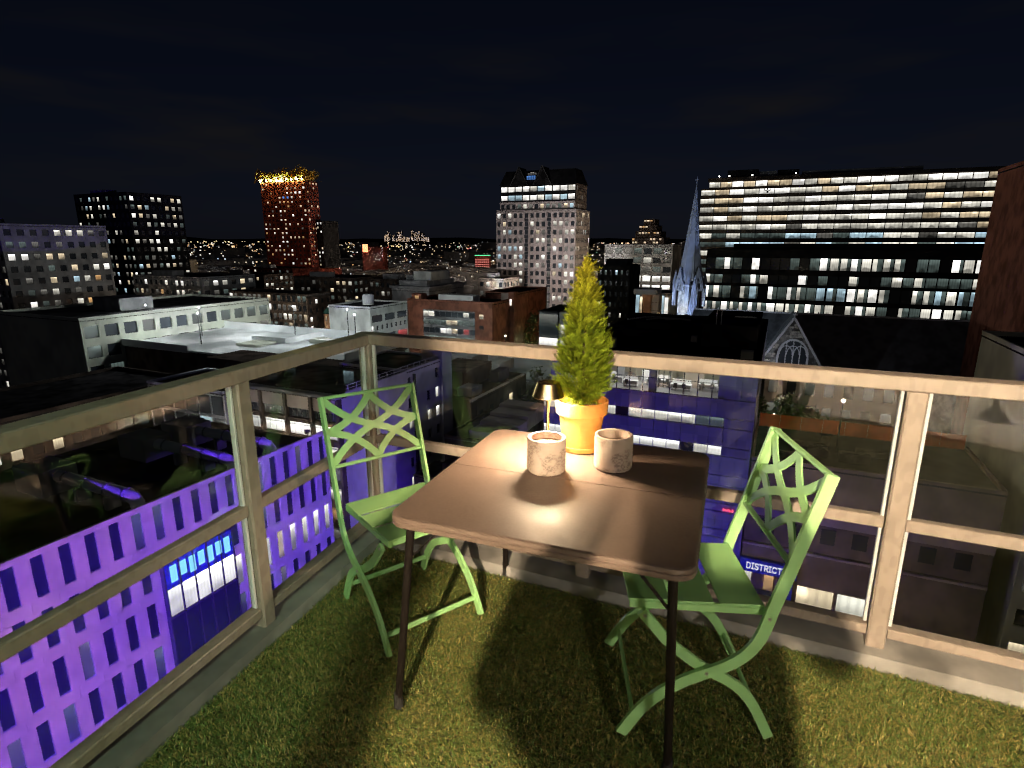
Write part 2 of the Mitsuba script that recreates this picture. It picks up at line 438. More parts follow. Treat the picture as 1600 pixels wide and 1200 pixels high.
k = thing('balcony_kerb', 'low grey stone kerb running under the balcony railing at the edge of the turf', 'kerb')
ko, ki = inner_corner(-0.06), inner_corner(0.085)
ki2 = CORNER + 0.085 * 0 * N1 + np.linalg.solve(np.array([N1, N2]), [0.085, 0.066])
part(k, 'back_length', extrude(Polygon([tuple(ko), tuple(on1(L1, -0.06)[:2]), tuple(on1(L1, 0.085)[:2]), tuple(ki)]), 0.065, [[1, 0, 0], [0, 1, 0], [0, 0, 1], [0, 0, -0.022]]), 'm_kerb')
part(k, 'side_length', extrude(Polygon([tuple(ko), tuple(ki2), tuple(on2(L2, 0.066)[:2]), tuple(on2(L2, -0.06)[:2])]), 0.062, [[1, 0, 0], [0, 1, 0], [0, 0, 1], [0, 0, -0.022]]), 'm_kerb')

k = thing('balcony_railing', 'tan metal balcony railing with clear glass panels round the corner of the turf', 'railing')
part(k, 'top_rail', beam(on1(-0.041, 0, 1.0445), on1(L1, 0, 1.0445), 0.074, 0.051), 'm_rail')
part(k, 'top_rail', beam(on2(0.044, 0, 1.0435), on2(L2, 0, 1.0435), 0.074, 0.051), 'm_rail')
posts = [on1(0.0), on1(1.13), on1(2.26), on1(3.39), on2(0.84), on2(1.90), on2(2.96), on2(4.0)]
for i, p_ in enumerate(posts):
    d = D1 if i < 4 else D2
    part(k, 'post', beam(p_ + [0, 0, 0.04], p_ + [0, 0, 1.017], 0.062, 0.062, (*d, 0), 0.006), 'm_rail')


def span(on, a, b):
    a, b = a + 0.034, b - 0.034
    part(k, 'middle_rail', beam(on(a, 0, 0.535), on(b, 0, 0.535), 0.036, 0.045), 'm_rail')
    part(k, 'bottom_rail', beam(on(a, 0, 0.105), on(b, 0, 0.105), 0.05, 0.04), 'm_rail')
    for z0, z1 in ((0.127, 0.51), (0.56, 1.016)):
        v = np.array([on(a + 0.012, 0, z0), on(b - 0.012, 0, z0), on(b - 0.012, 0, z1), on(a + 0.012, 0, z1)])
        part(k, 'glass_pane', (v, np.array([[0, 1, 2], [0, 2, 3]])), 'm_glass')
    for s in (a, b):                         # the channels that hold the panes
        q = 0.006 if s == a else -0.006
        part(k, 'glass_channel', beam(on(s + q, 0.0, 0.13), on(s + q, 0.0, 1.015), 0.02, 0.011, (*(on(1)[:2] - on(0)[:2]), 0), 0.002), 'm_white_metal')


for a, b in ((0, 1.13), (1.13, 2.26), (2.26, 3.39)):
    span(on1, a, b)
for a, b in ((0, 0.84), (0.84, 1.90), (1.90, 2.96), (2.96, 4.0)):
    span(on2, a, b)

# artificial turf: bent blades, green and straw coloured
n = 330000
minx, miny, maxx, maxy = -1.35, 0.55, 1.95, 2.75
xy = np.stack([rng.uniform(minx, maxx, n * 2), rng.uniform(miny, maxy, n * 2)], 1)
import shapely
xy = xy[shapely.contains_xy(turf_poly.buffer(0.004), xy[:, 0], xy[:, 1])][:n]
n = len(xy)
swirl = 6.3 * meshkit.fbm(np.c_[xy * 2.2, np.zeros(n)], 3, 5)
ang = np.where(rng.random(n) < 0.65, rng.uniform(0, 6.283, n), swirl + rng.normal(0, 0.7, n))
ln = rng.uniform(0.010, 0.022, n) * (0.8 + 0.5 * meshkit.noise(np.c_[xy * 9, np.zeros(n)], 4))
lean = rng.uniform(0.5, 2.0, n)
wd = rng.uniform(0.0006, 0.0014, n)
dirh = np.stack([np.cos(ang), np.sin(ang)], 1)
side = np.stack([-np.sin(ang), np.cos(ang)], 1)
b0 = np.c_[xy, np.full(n, -0.0125)]
mid = b0 + np.c_[dirh * (ln * 0.5 * np.sin(lean * 0.6))[:, None], ln * 0.5 * np.cos(lean * 0.6)]
tip = mid + np.c_[dirh * (ln * 0.5 * np.sin(lean * 1.15))[:, None], ln * 0.5 * np.cos(lean * 1.15)]
s3 = np.c_[side * wd[:, None], np.zeros(n)]
v = np.stack([b0 - s3, b0 + s3, mid - s3 * 0.85, mid + s3 * 0.85, tip], 1).reshape(-1, 3)
o = 5 * np.arange(n)[:, None]
f = np.concatenate([o + [[0, 1, 3]], o + [[0, 3, 2]], o + [[2, 3, 4]]], 0)
kind_ = rng.random(n)
patch = meshkit.fbm(np.c_[xy * 5, np.zeros(n)], 3, 9)
straw = kind_ < 0.37 + 0.25 * (patch - 0.5)
col = np.where(straw[:, None], [0.47, 0.37, 0.13], [0.12, 0.185, 0.045]) * rng.uniform(0.45, 1.45, n)[:, None]
structure('turf', (v, f), 'm_blade', 'stuff', color=np.repeat(col, 5, 0))
labels['turf'].update(label='artificial grass covering the balcony floor under the table', category='grass')

# ------------------------------------------------------------------ folding table
t = thing('folding_table', 'square brown plastic folding table with a seam across its top and dark metal legs', 'table')
NL, EX, EY = np.array([-0.368, 1.522]), np.array([0.9368, -0.3499]), np.array([0.3499, 0.9368])
W_ = 0.862


def rounded(w, d, r, inset):
    out = []
    for cx, cy, a0 in ((w / 2 - r, d / 2 - r, 0), (-w / 2 + r, d / 2 - r, 90), (-w / 2 + r, -d / 2 + r, 180), (w / 2 - r, -d / 2 + r, 270)):
        for a in np.radians(np.linspace(a0, a0 + 90, 9)):
            out.append((cx + (r - inset) * math.cos(a), cy + (r - inset) * math.sin(a)))
    return np.array(out)


def loft(levels, w, d, r):
    rings = [np.c_[rounded(w, d, r, i), np.full(36, z)] for i, z in levels]
    v = np.vstack(rings + [[[0, 0, levels[0][1]]], [[0, 0, levels[-1][1]]]])
    f, m, e = [], len(levels), 36 * len(levels)
    j = np.arange(36); kk = (j + 1) % 36
    for i in range(m - 1):
        f += [np.stack([i * 36 + j, i * 36 + kk, (i + 1) * 36 + kk], 1), np.stack([i * 36 + j, (i + 1) * 36 + kk, (i + 1) * 36 + j], 1)]
    f += [np.stack([kk, j, 0 * j + e], 1), np.stack([(m - 1) * 36 + j, (m - 1) * 36 + kk, 0 * j + e + 1], 1)]
    return v, np.vstack(f)


top = loft([(0.012, -0.036), (0.003, -0.034), (0.0, -0.028), (0.0, -0.018), (0.003, -0.016), (0.003, -0.012), (0.0005, -0.010), (0.0015, -0.004), (0.005, -0.0012), (0.011, 0.0)], W_, W_, 0.055)
man = m3.Manifold(m3.Mesh(top[0].astype(np.float32), top[1].astype(np.uint32)))
TC = NL + EX * W_ / 2 + EY * W_ / 2
TT = T().translate([*TC, 0.735]) @ T([[EX[0], EY[0], 0, 0], [EX[1], EY[1], 0, 0], [0, 0, 1, 0], [0, 0, 0, 1]])
for sgn in (-1, 1):
    half = man.trim_by_plane((0, sgn, 0), 0.0016)
    m = half.to_mesh()
    part(t, 'tabletop', (m.vert_properties[:, :3], m.tri_verts), 'm_table', smooth=35, tw=TT)


def tab(x, y, z=0.735):
    p = NL + EX * x + EY * y
    return np.array([*p, z])


legs = [((0.055, 0.055), (-0.378, 1.612)), ((0.805, 0.055), (0.452, 1.36)), ((0.06, 0.80), (-0.030, 2.402)), ((0.80, 0.80), (0.74, 2.10))]
for (x, y), (fx, fy) in legs:
    a, b = tab(x, y, 0.702), np.array([fx, fy, 0.018])
    lg = part(t, 'leg', tube([a, (a + b) / 2, b], 0.0125, 14), 'm_leg', smooth=40)
    put(f'{lg}__foot', tube([b + [0, 0, 0.03], b, b - [0, 0, 0.026]], [0.0145, 0.0155, 0.016], 12), 'm_rubber', smooth=40)
    cx = 0.43
    br = tab(x + (cx - x) * 0.28, y, 0.70)
    part(t, 'brace', beam(a + (b - a) * 0.20, br, 0.016, 0.004), 'm_leg')
for y in (0.055, 0.80):
    part(t, 'crossbar', tube([tab(0.06, y, 0.692), tab(0.43, y, 0.692), tab(0.80, y, 0.692)], 0.011, 10), 'm_leg', smooth=40)
for x in (0.022, 0.84):
    part(t, 'side_rail', beam(tab(x, 0.05, 0.692), tab(x, 0.81, 0.692), 0.02, 0.014), 'm_leg')

# ------------------------------------------------------------------ folding chairs
UP = np.array([(0, 0), (0.035, 0.06), (0.08, 0.122), (0.13, 0.168), (0.19, 0.208), (0.245, 0.235), (0.30, 0.262), (0.345, 0.295), (0.380, 0.340), (0.402, 0.395), (0.415, 0.45), (0.440, 0.54), (0.472, 0.66), (0.505, 0.78), (0.532, 0.882)])
RE = np.array([(0.045, 0.425), (0.085, 0.378), (0.134, 0.322), (0.19, 0.275), (0.245, 0.236), (0.30, 0.207), (0.345, 0.178), (0.385, 0.135), (0.415, 0.085), (0.437, 0.04), (0.457, 0.0)])
CW = 0.425


def smooth_path(p, n=60):
    from scipy.interpolate import CubicSpline
    s = np.r_[0, np.cumsum(np.linalg.norm(np.diff(p, axis=0), axis=1))]
    u = np.linspace(0, s[-1], n)
    return np.c_[CubicSpline(s, p[:, 0])(u), CubicSpline(s, p[:, 1])(u)]


def side_bar(path, width, thick, x):
    """A flat bar bent along a path in the chair's side plane; its thickness runs across the chair from x."""
    poly = LineString(smooth_path(path)).buffer(width / 2, cap_style='flat', join_style='round')
    return extrude(poly.buffer(-0.0015).buffer(0.0015), thick, [[0, 1, 0], [0, 0, 1], [1, 0, 0], [x, 0, 0]])


def s_curve(a, b, bow, n=14):
    """An arc from a to b that bulges by bow to its left."""
    a, b = np.array(a, float), np.array(b, float)
    u = np.linspace(0, 1, n)[:, None]
    d = b - a
    return a + d * u + np.array([-d[1], d[0]]) / np.linalg.norm(d) * (bow * 4 * u * (1 - u))


def lattice(w, h):
    c = (w / 2, h / 2)
    k_ = 0.017
    curves = [s_curve((0, h), c, -k_) , s_curve(c, (w, 0), k_), s_curve((w, h), c, k_), s_curve(c, (0, 0), -k_),
              s_curve((w / 2, h), (0, h / 2), 0.024), s_curve((w / 2, h), (w, h / 2), -0.024),
              s_curve((0, h / 2), (w / 2, 0), 0.024), s_curve((w, h / 2), (w / 2, 0), -0.024)]
    u = unary_union([LineString(x).buffer(0.0145, cap_style='round') for x in curves])
    return u.intersection(sbox(0, 0, w, h))


def chair(label, origin, xdir, ydir):
    c = thing('folding_chair', label, 'chair', 'green folding chairs at the table')
    tw = T([[xdir[0], ydir[0], 0, origin[0]], [xdir[1], ydir[1], 0, origin[1]], [0, 0, 1, 0.004], [0, 0, 0, 1]])
    for x in (0.0, CW - 0.013):
        part(c, 'side_frame', side_bar(UP, 0.036, 0.013, x), 'm_green', tw=tw)
    for x in (0.017, CW - 0.030):
        part(c, 'rear_leg', side_bar(RE, 0.032, 0.013, x), 'm_green', tw=tw)
    # crossbars near the feet
    part(c, 'crossbar', beam((0.013, 0.036, 0.062), (CW - 0.013, 0.036, 0.062), 0.012, 0.022), 'm_green', tw=tw)
    part(c, 'crossbar', beam((0.030, 0.418, 0.078), (CW - 0.030, 0.418, 0.078), 0.012, 0.022), 'm_green', tw=tw)
    # the seat: side rails and three slats across
    x0, x1 = 0.033, CW - 0.033
    for x in (0.0405, CW - 0.0405):
        part(c, 'seat_rail', beam((x, 0.012, 0.441), (x, 0.408, 0.433), 0.015, 0.028), 'm_green', tw=tw)
    part(c, 'seat_rail', beam((x0 + 0.016, 0.02, 0.441), (x1 - 0.016, 0.02, 0.441), 0.014, 0.026), 'm_green', tw=tw)
    for y0, y1 in ((0.006, 0.128), (0.146, 0.258), (0.276, 0.404)):
        zc = 0.4595 - 0.02 * (y0 + y1) / 2
        part(c, 'seat_slat', beam((x0, (y0 + y1) / 2, zc), (x1, (y0 + y1) / 2, zc), y1 - y0, 0.006, (0, 0.0, 1), 0.002), 'm_green', tw=tw)
    # backrest: bars and interlaced arcs between the uprights
    lo, hi = np.array([0, 0.4565, 0.602]), np.array([0, 0.5305, 0.876])
    u = (hi - lo) / np.linalg.norm(hi - lo); H_ = np.linalg.norm(hi - lo)
    w = CW - 0.026
    nrm = np.cross([1, 0, 0], u)
    part(c, 'top_rail', beam(hi + [0.013, 0, 0], hi + [CW - 0.013, 0, 0], 0.022, 0.014, u), 'm_green', tw=tw)
    part(c, 'bottom_rail', beam(lo + [0.013, 0, 0], lo + [CW - 0.013, 0, 0], 0.022, 0.014, u), 'm_green', tw=tw)
    part(c, 'lattice', extrude(lattice(w, H_ - 0.014), 0.007, [[1, 0, 0], u, nrm, lo + [0.013, 0, 0] + u * 0.007 - nrm * 0.0035]), 'm_green', tw=tw)
    for x, y, z in ((-0.003, 0.245, 0.237), (CW - 0.001, 0.245, 0.237), (0.0145, 0.055, 0.414), (CW - 0.0185, 0.055, 0.414), (-0.003, 0.409, 0.432), (CW - 0.001, 0.409, 0.432)):
        part(c, 'bolt', tube([(x, y, z), (x + 0.002, y, z), (x + 0.004, y, z)], 0.0052, 10), 'm_bolt', tw=tw)
    return c


chair('green metal folding chair with lattice back, left of the table in the railing corner', (-0.461, 1.833), (0.793, 0.609), (-0.609, 0.793))
chair('green metal folding chair seen from its side, right of the table', (0.370, 1.913), (-0.070, -0.9975), (0.9975, -0.070))

# ------------------------------------------------------------------ on the table
TZ = 0.7352


def cup(label, x, y, cat, group=None, wax=False):
    c = thing('candle_cup' if wax else 'stone_cup', label, cat, group)
    r, h = 0.066, 0.122
    zi = 0.094 if wax else 0.014
    pr = [(0.0005, 0), (r - 0.012, 0), (r - 0.005, 0.002), (r - 0.001, 0.007), (r, 0.014), (r, h - 0.004), (r - 0.0012, h - 0.001), (r - 0.004, h), (r - 0.009, h), (r - 0.0115, h - 0.0015), (r - 0.0125, h - 0.004),
          (r - 0.0125, zi + 0.004), (r - 0.0135, zi), (0.0005, zi)]
    v, f = lathe(pr, 64)
    part(c, 'bowl', (v + [x, y, TZ], f), 'm_cup', smooth=35)
    if wax:
        v, f = lathe([(0.0005, 0), (r - 0.017, 0.0), (r - 0.0145, 0.003), (r - 0.014, 0.004), (0.0005, 0.0045)], 48)
        v = v + np.c_[np.zeros((len(v), 2)), 0.0018 * (meshkit.noise(v * 90, 2) - 0.5)]
        part(c, 'wax', (v[:, :3] + [x, y, TZ + zi + 0.0006], f), 'm_wax', smooth=40)
        part(c, 'wick', tube([(x, y, TZ + zi + 0.003), (x + 0.001, y, TZ + zi + 0.009), (x + 0.003, y, TZ + zi + 0.015)], 0.0012, 6), 'm_wick')


cup('mottled white stone cup filled with orange candle wax, in front of the lamp', 0.118, 1.860, 'candle', wax=True)
cup('empty mottled white stone cup on the right of the plant pot', 0.352, 1.888, 'cup')

pt = thing('plant_pot', 'orange terracotta flower pot on a saucer, holding a small conical conifer', 'plant pot')
PX, PY = 0.262, 2.085
v, f = lathe([(0.0005, 0.0), (0.074, 0.0), (0.079, 0.003), (0.083, 0.018), (0.083, 0.021), (0.080, 0.022), (0.076, 0.008), (0.0005, 0.006)], 56)
part(pt, 'saucer', (v + [PX, PY, TZ], f), 'm_terracotta', smooth=35)
v, f = lathe([(0.0005, 0.0), (0.064, 0.0), (0.067, 0.003), (0.0855, 0.132), (0.0935, 0.133), (0.0965, 0.136), (0.1005, 0.180), (0.0995, 0.184), (0.0965, 0.186), (0.0915, 0.186), (0.089, 0.183), (0.0865, 0.150), (0.0005, 0.1505)], 72)
part(pt, 'bowl', (v + [PX, PY, TZ + 0.0065], f), 'm_terracotta', smooth=32)
ch = []
for i in range(170):
    m = trimesh.creation.icosphere(0, rng.uniform(0.004, 0.010)); a, rr = rng.uniform(0, 6.28), 0.082 * math.sqrt(rng.random())
    m.apply_transform(trimesh.transformations.random_rotation_matrix(rng.random(3))); m.apply_scale([1, 1, 0.6])
    m.apply_translation([PX + rr * math.cos(a), PY + rr * math.sin(a), TZ + 0.160 + rng.uniform(0, 0.006)]); ch.append(vf(m))
k = part(pt, 'soil', join(*ch), 'm_soil')

cy = thing('conifer', 'small cone shaped yellow green conifer growing in the terracotta pot on the table', 'potted tree')
part(cy, 'trunk', tube([(PX, PY, TZ + 0.155), (PX + 0.004, PY, TZ + 0.4), (PX + 0.010, PY - 0.004, TZ + 0.66)], [0.008, 0.005, 0.0015], 8), 'm_bark')
zs = np.array([0.180, 0.205, 0.25, 0.32, 0.40, 0.48, 0.56, 0.62, 0.66, 0.705])
rs = np.array([0.030, 0.052, 0.100, 0.108, 0.092, 0.075, 0.056, 0.038, 0.022, 0.004])
V, F, C, cnt = [], [], [], 0
sprays = []
for i in range(640):
    h = min(0.185 + 0.515 * (1 - (1 - rng.random()) ** 0.72), 0.69)
    R = np.interp(h, zs, rs) * rng.uniform(0.80, 1.18)
    a = i * 2.399963 + rng.normal(0, 0.25)
    rad = np.array([math.cos(a), math.sin(a), 0])
    up_ = 0.55 + 1.35 * ((h - 0.18) / 0.52) + rng.normal(0, 0.22)
    if h < 0.225: up_ = rng.normal(0.1, 0.3)
    d = rad + np.array([0, 0, up_]); d /= np.linalg.norm(d)
    long_ = 1.5 if rng.random() < 0.10 else 1.0
    sprays.append((h, R, rad, d, rng.uniform(0.042, 0.066) * long_ * (0.75 if h > .6 else 1), rng.uniform(0.5, 1.3)))
for h, sg_, ln_ in ((0.245, -1, 0.12), (0.262, -1, 0.10), (0.40, 1, 0.09)):       # stray shoots
    rad = np.array([sg_ * 0.96, -0.28, 0]); d = rad + [0, 0, 0.35]; d /= np.linalg.norm(d)
    sprays.append((h, np.interp(h, zs, rs), rad, d, ln_, 1.1))


def blade(o, dd, nn, L, w, cb, ct):
    global cnt
    s_ = np.cross(dd, nn); s_ /= (np.linalg.norm(s_) + 1e-9)
    V.extend([o - s_ * w, o + s_ * w, o + dd * L * 0.6 + s_ * w * 0.9, o + dd * L * 0.6 - s_ * w * 0.9, o + dd * L])
    F.extend([[cnt, cnt + 1, cnt + 2], [cnt, cnt + 2, cnt + 3], [cnt + 3, cnt + 2, cnt + 4]])
    C.extend([cb, cb, (cb + ct) / 2, (cb + ct) / 2, ct]); cnt += 5


for h, R, rad, d, L, tone in sprays:
    tan_ = np.cross([0, 0, 1.0], rad)
    for s in range(4):
        ds = d + tan_ * rng.normal(0, 0.30) + np.array([0, 0, 1]) * rng.normal(0, 0.25) + rad * rng.normal(0, 0.15); ds /= np.linalg.norm(ds)
        Ls = L * rng.uniform(0.65, 1.1)
        base = np.array([PX + 0.006 * h, PY, TZ + h]) + rad * R * rng.uniform(0.62, 0.88) - d * L * 0.45
        nn = np.cross(ds, tan_ + rng.normal(0, 0.6, 3)); nn /= np.linalg.norm(nn)
        sd = np.cross(nn, ds)
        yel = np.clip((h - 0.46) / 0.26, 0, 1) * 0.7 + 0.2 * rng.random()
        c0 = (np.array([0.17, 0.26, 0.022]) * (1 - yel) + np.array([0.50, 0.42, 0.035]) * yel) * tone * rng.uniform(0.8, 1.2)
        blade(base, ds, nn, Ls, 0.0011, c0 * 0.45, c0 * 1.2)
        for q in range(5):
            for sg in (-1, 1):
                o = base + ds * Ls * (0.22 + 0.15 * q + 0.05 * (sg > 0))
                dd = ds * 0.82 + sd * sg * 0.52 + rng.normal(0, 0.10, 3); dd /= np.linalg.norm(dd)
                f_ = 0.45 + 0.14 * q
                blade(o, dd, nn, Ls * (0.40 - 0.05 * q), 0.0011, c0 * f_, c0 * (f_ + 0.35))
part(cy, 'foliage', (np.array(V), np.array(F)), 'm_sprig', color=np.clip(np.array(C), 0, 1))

lp = thing('table_lamp', 'small brass table lamp with a conical shade, switched on behind the candle', 'lamp')
LX, LY = 0.131, 2.016
v, f = lathe([(0.0005, 0), (0.049, 0), (0.0505, 0.0015), (0.0505, 0.008), (0.048, 0.0105), (0.014, 0.0125), (0.0085, 0.017), (0.0065, 0.05), (0.0052, 0.11), (0.0062, 0.18), (0.0092, 0.226), (0.0005, 0.2265)], 40)
part(lp, 'stem', (v + [LX, LY, TZ], f), 'm_brass', smooth=40)
SH = 0.222
v, f = lathe([(0.0575, SH), (0.0582, SH + 0.0012), (0.0402, SH + 0.050), (0.0385, SH + 0.052), (0.0005, SH + 0.0525)], 56)
part(lp, 'shade', (v + [LX, LY, TZ], f), 'm_brass', smooth=30)
v, f = lathe([(0.0575, SH), (0.0388, SH + 0.0495), (0.0005, SH + 0.0495)], 56)
part(lp, 'shade_lining', (v + [LX, LY, TZ], f), 'm_white_metal', smooth=30)
aa = np.linspace(0, 2 * np.pi, 33)[:-1]
v = np.vstack([np.c_[0.012 * np.cos(aa), 0.012 * np.sin(aa), np.full(32, SH + 0.017)], np.c_[0.046 * np.cos(aa), 0.046 * np.sin(aa), np.full(32, SH + 0.017)]]) + [LX, LY, TZ]
j = np.arange(32); kk = (j + 1) % 32
f = np.vstack([np.stack([j, 32 + kk, 32 + j], 1), np.stack([j, kk, 32 + kk], 1)])      # faces downwards
LAMP_ON = rgb(1050, 760, 470)
part(lp, 'diffuser', (v, f), 'm_emit_base', emit=LAMP_ON, weight=2.5)

# ------------------------------------------------------------------ out of view behind the camera: apartment and lamps placed to light the balcony, the photographer
ap = thing('apartment', 'unseen apartment behind the balcony, its sliding door and lit room arranged to light the turf', 'building')
FY = -1.40
part(ap, 'front_wall', boxes([(-6, -2.15, FY - 0.2, FY, -0.02, 2.9), (1.55, 6, FY - 0.2, FY, -0.02, 2.9), (-2.15, 1.55, FY - 0.2, FY, 2.35, 2.9)]), 'm_pale_wall')
part(ap, 'tower_wall', boxes([(-6, 6, -16, FY - 0.21, STREET, -0.3), (-6, 6, -16, FY - 0.21, 2.92, 30.0)]), 'm_pale_wall')
part(ap, 'room_wall', boxes([(-4.1, -4.0, -6.0, FY - 0.21, -0.02, 2.6), (3.0, 3.1, -6.0, FY - 0.21, -0.02, 2.6), (-4.0, 3.0, -6.1, -6.0, -0.02, 2.6)]), 'm_room')
part(ap, 'ceiling', boxes([(-4.1, 3.1, -6.1, FY - 0.205, 2.6, 2.7)]), 'm_room')
part(ap, 'room_floor', boxes([(-4.1, 3.1, -6.1, FY - 0.001, -0.12, -0.022)]), 'm_tan_panel')
part(ap, 'unseen_door_frame', boxes([(-2.15, -2.10, FY - 0.13, FY - 0.07, -0.02, 2.35), (1.50, 1.55, FY - 0.13, FY - 0.07, -0.02, 2.35), (-0.70, -0.635, FY - 0.13, FY - 0.07, 0.0, 2.30), (-2.10, 1.50, FY - 0.13, FY - 0.07, 2.30, 2.35)]), 'm_white_metal')  # unseen frame, its stile set to cast the dark band on the turf
v = np.array([(-2.10, FY - 0.10, 0.0), (-0.70, FY - 0.10, 0.0), (-0.70, FY - 0.10, 2.30), (-2.10, FY - 0.10, 2.30)], float)
part(ap, 'unseen_door_glass', (v, np.array([[0, 1, 2], [0, 2, 3]])), 'm_tinted')  # unseen pane, tinted to dim the light on the left turf
cl = thing('unseen_ceiling_lamp', 'unseen round ceiling lamp behind the camera, lighting the turf and the left chair', 'lamp')
s = trimesh.creation.icosphere(2, 0.03); s.apply_translation([-0.72, -2.7, 2.33])
part(cl, 'globe', s, 'm_emit_base', smooth=True, emit=rgb(74000, 57000, 36000), weight=3.0)  # unseen lamp, placed to cast the shadows on the turf
part(cl, 'rod', tube([(-0.72, -2.7, 2.362), (-0.72, -2.7, 2.5), (-0.72, -2.7, 2.6)], 0.01, 8), 'm_dark_metal')
sl = thing('unseen_side_lamp', 'unseen low globe lamp behind the camera, placed to light the right chair', 'lamp')
s = trimesh.creation.icosphere(2, 0.11); s.apply_translation([1.05, -2.3, 0.92])
part(sl, 'globe', s, 'm_emit_base', smooth=True, emit=rgb(370, 340, 280), weight=1.5)  # unseen low lamp, placed to light the right chair
part(sl, 'stand', vf(tube([(1.05, -2.3, -0.022), (1.05, -2.3, 0.1), (1.05, -2.3, 0.81)], [0.12, 0.02, 0.02], 16)), 'm_dark_metal')

ph = thing('person', 'person in dark clothes holding up a phone, whose shadow falls on the turf', 'person')


def body(bones, refine=0.02, smooth=6):
    ms = []
    for a, ra, b, rb in bones:
        s1 = m3.Manifold.sphere(ra, 20).translate(a); s2 = m3.Manifold.sphere(rb, 20).translate(b)
        ms.append(m3.Manifold.batch_hull([s1, s2]))
    m = m3.Manifold.batch_boolean(ms, m3.OpType.Add).refine_to_length(refine).to_mesh()
    tm = trimesh.Trimesh(m.vert_properties[:, :3], m.tri_verts)
    trimesh.smoothing.filter_taubin(tm, iterations=smooth)
    return tm


HX, HY = -0.12, -0.58
sh_l, sh_r = (HX - 0.215, HY, 1.385), (HX + 0.20, HY, 1.37)
el_l, el_r = (-0.385, -0.50, 1.175), (0.24, -0.42, 1.18)
wr_l, wr_r = (-0.13, -0.20, 1.44), (0.13, -0.20, 1.44)
part(ph, 'body', body([((HX - .05, HY, 1.02), .150, (HX - .05, HY, 1.25), .150), ((HX + .06, HY, 1.02), .150, (HX + .06, HY, 1.25), .150), ((HX - .07, HY, 1.0), .12, (HX + .07, HY, 1.0), .12), ((HX - .12, HY, 1.33), .085, (HX + .12, HY, 1.33), .085), ((HX, HY, 1.30), .12, (HX, HY, 1.40), .07),
                       ((HX - .12, HY, 1.33), .085, sh_l, .066), ((-.30, -.55, 1.19), .085, (-.33, -.56, 1.34), .075), (sh_l, .066, el_l, .050), (sh_r, .065, el_r, .047), (el_l, .050, wr_l, .031), (el_r, .047, wr_r, .031), ((HX, HY, 1.38), .055, (HX, HY - .0, 1.50), .052)]), 'm_cloth', smooth=True)
part(ph, 'trousers', body([((HX - .09, HY, .95), .105, (HX - .10, HY + .01, .50), .068), ((HX + .09, HY, .95), .105, (HX + .10, HY + .01, .50), .068), ((HX - .10, HY + .01, .50), .068, (HX - .10, HY - .02, .06), .045), ((HX + .10, HY + .01, .50), .068, (HX + .10, HY - .02, .06), .045),
                           ((HX - .10, HY - .02, .04), .045, (HX - .11, HY + .15, .035), .038), ((HX + .10, HY - .02, .04), .045, (HX + .11, HY + .15, .035), .038), ((HX - .05, HY, .97), .12, (HX + .05, HY, .97), .12)]), 'm_trouser', smooth=True)
part(ph, 'head', body([((HX, HY - .01, 1.635), .088, (HX, HY + .012, 1.60), .080), ((HX, HY + .03, 1.555), .045, (HX, HY + .02, 1.60), .070), ((HX, HY + .085, 1.60), .010, (HX, HY + .090, 1.585), .014), ((HX - .082, HY, 1.61), .014, (HX - .082, HY, 1.585), .010), ((HX + .082, HY, 1.61), .014, (HX + .082, HY, 1.585), .010),
                       ((HX, HY, 1.50), .050, (HX, HY, 1.56), .055)], 0.012, 3), 'm_skin', smooth=True)
part(ph, 'hair', body([((HX, HY - .03, 1.66), .090, (HX, HY - .045, 1.60), .082), ((HX, HY - .015, 1.68), .078, (HX, HY - .03, 1.67), .085)], 0.015, 3), 'm_hair', smooth=True)
for sg, wr in ((-1, wr_l), (1, wr_r)):
    w0 = np.array(wr)
    palm = np.array([sg * 0.088, -0.10, 1.485])
    bones = [(tuple(w0), .028, tuple(palm), .026), (tuple(palm), .026, (sg * 0.085, -0.085, 1.515), .022)]
    for i in range(4):
        z = 1.455 + 0.021 * i
        kn = np.array([sg * 0.092, -0.062, z + .01]); t1 = np.array([sg * 0.078, -0.040, z + .012]); t2 = np.array([sg * (0.055 - 0.004 * abs(i - 2)), -0.037, z + .014])
        bones += [((sg * 0.088, -0.09, 1.47 + 0.014 * i), .0105, tuple(kn), .0095), (tuple(kn), .0095, tuple(t1), .0085), (tuple(t1), .0085, tuple(t2), .0075)]
    bones += [((sg * 0.085, -0.105, 1.48), .012, (sg * 0.066, -0.088, 1.50), .0105), ((sg * 0.066, -0.088, 1.50), .0105, (sg * 0.048, -0.080, 1.515), .009)]
    part(ph, 'hand', body(bones, 0.005, 4), 'm_skin', smooth=True)
pn = thing('phone', 'dark phone held up in both hands to take the photograph', 'phone')
part(pn, 'case', boxes([(-0.082, 0.082, -0.070, -0.061, 1.462, 1.538)]), 'm_dark_metal')
part(pn, 'screen', boxes([(-0.079, 0.079, -0.0715, -0.0702, 1.465, 1.535)]), 'm_dark_glass')

# ================================================================== the city
structure('city_ground', boxes([(-30000, 30000, -30000, 30000, STREET - 1.0, STREET)]), 'm_ground')
roads = [(-3000, 3000, 44, 62), (-3000, 3000, 142, 156), (-3000, 3000, 215, 230), (-3000, 3000, 340, 356), (3, 14, -200, 3000), (-70, -56, 142, 3000), (-52, -47, 84, 142)]
structure('street', boxes([(a, b, c, d, STREET - 0.5, STREET + 0.02 + 0.012 * i) for i, (a, b, c, d) in enumerate(roads)]), 'm_asphalt', tw=GRID)
structure('pavement', boxes([(-36, 2.5, 62, 65.6, STREET - 0.3, STREET + 0.14), (-0.2, 40, 62.2, 65.5, STREET - 0.3, STREET + 0.16)]), 'm_pavement', tw=GRID)
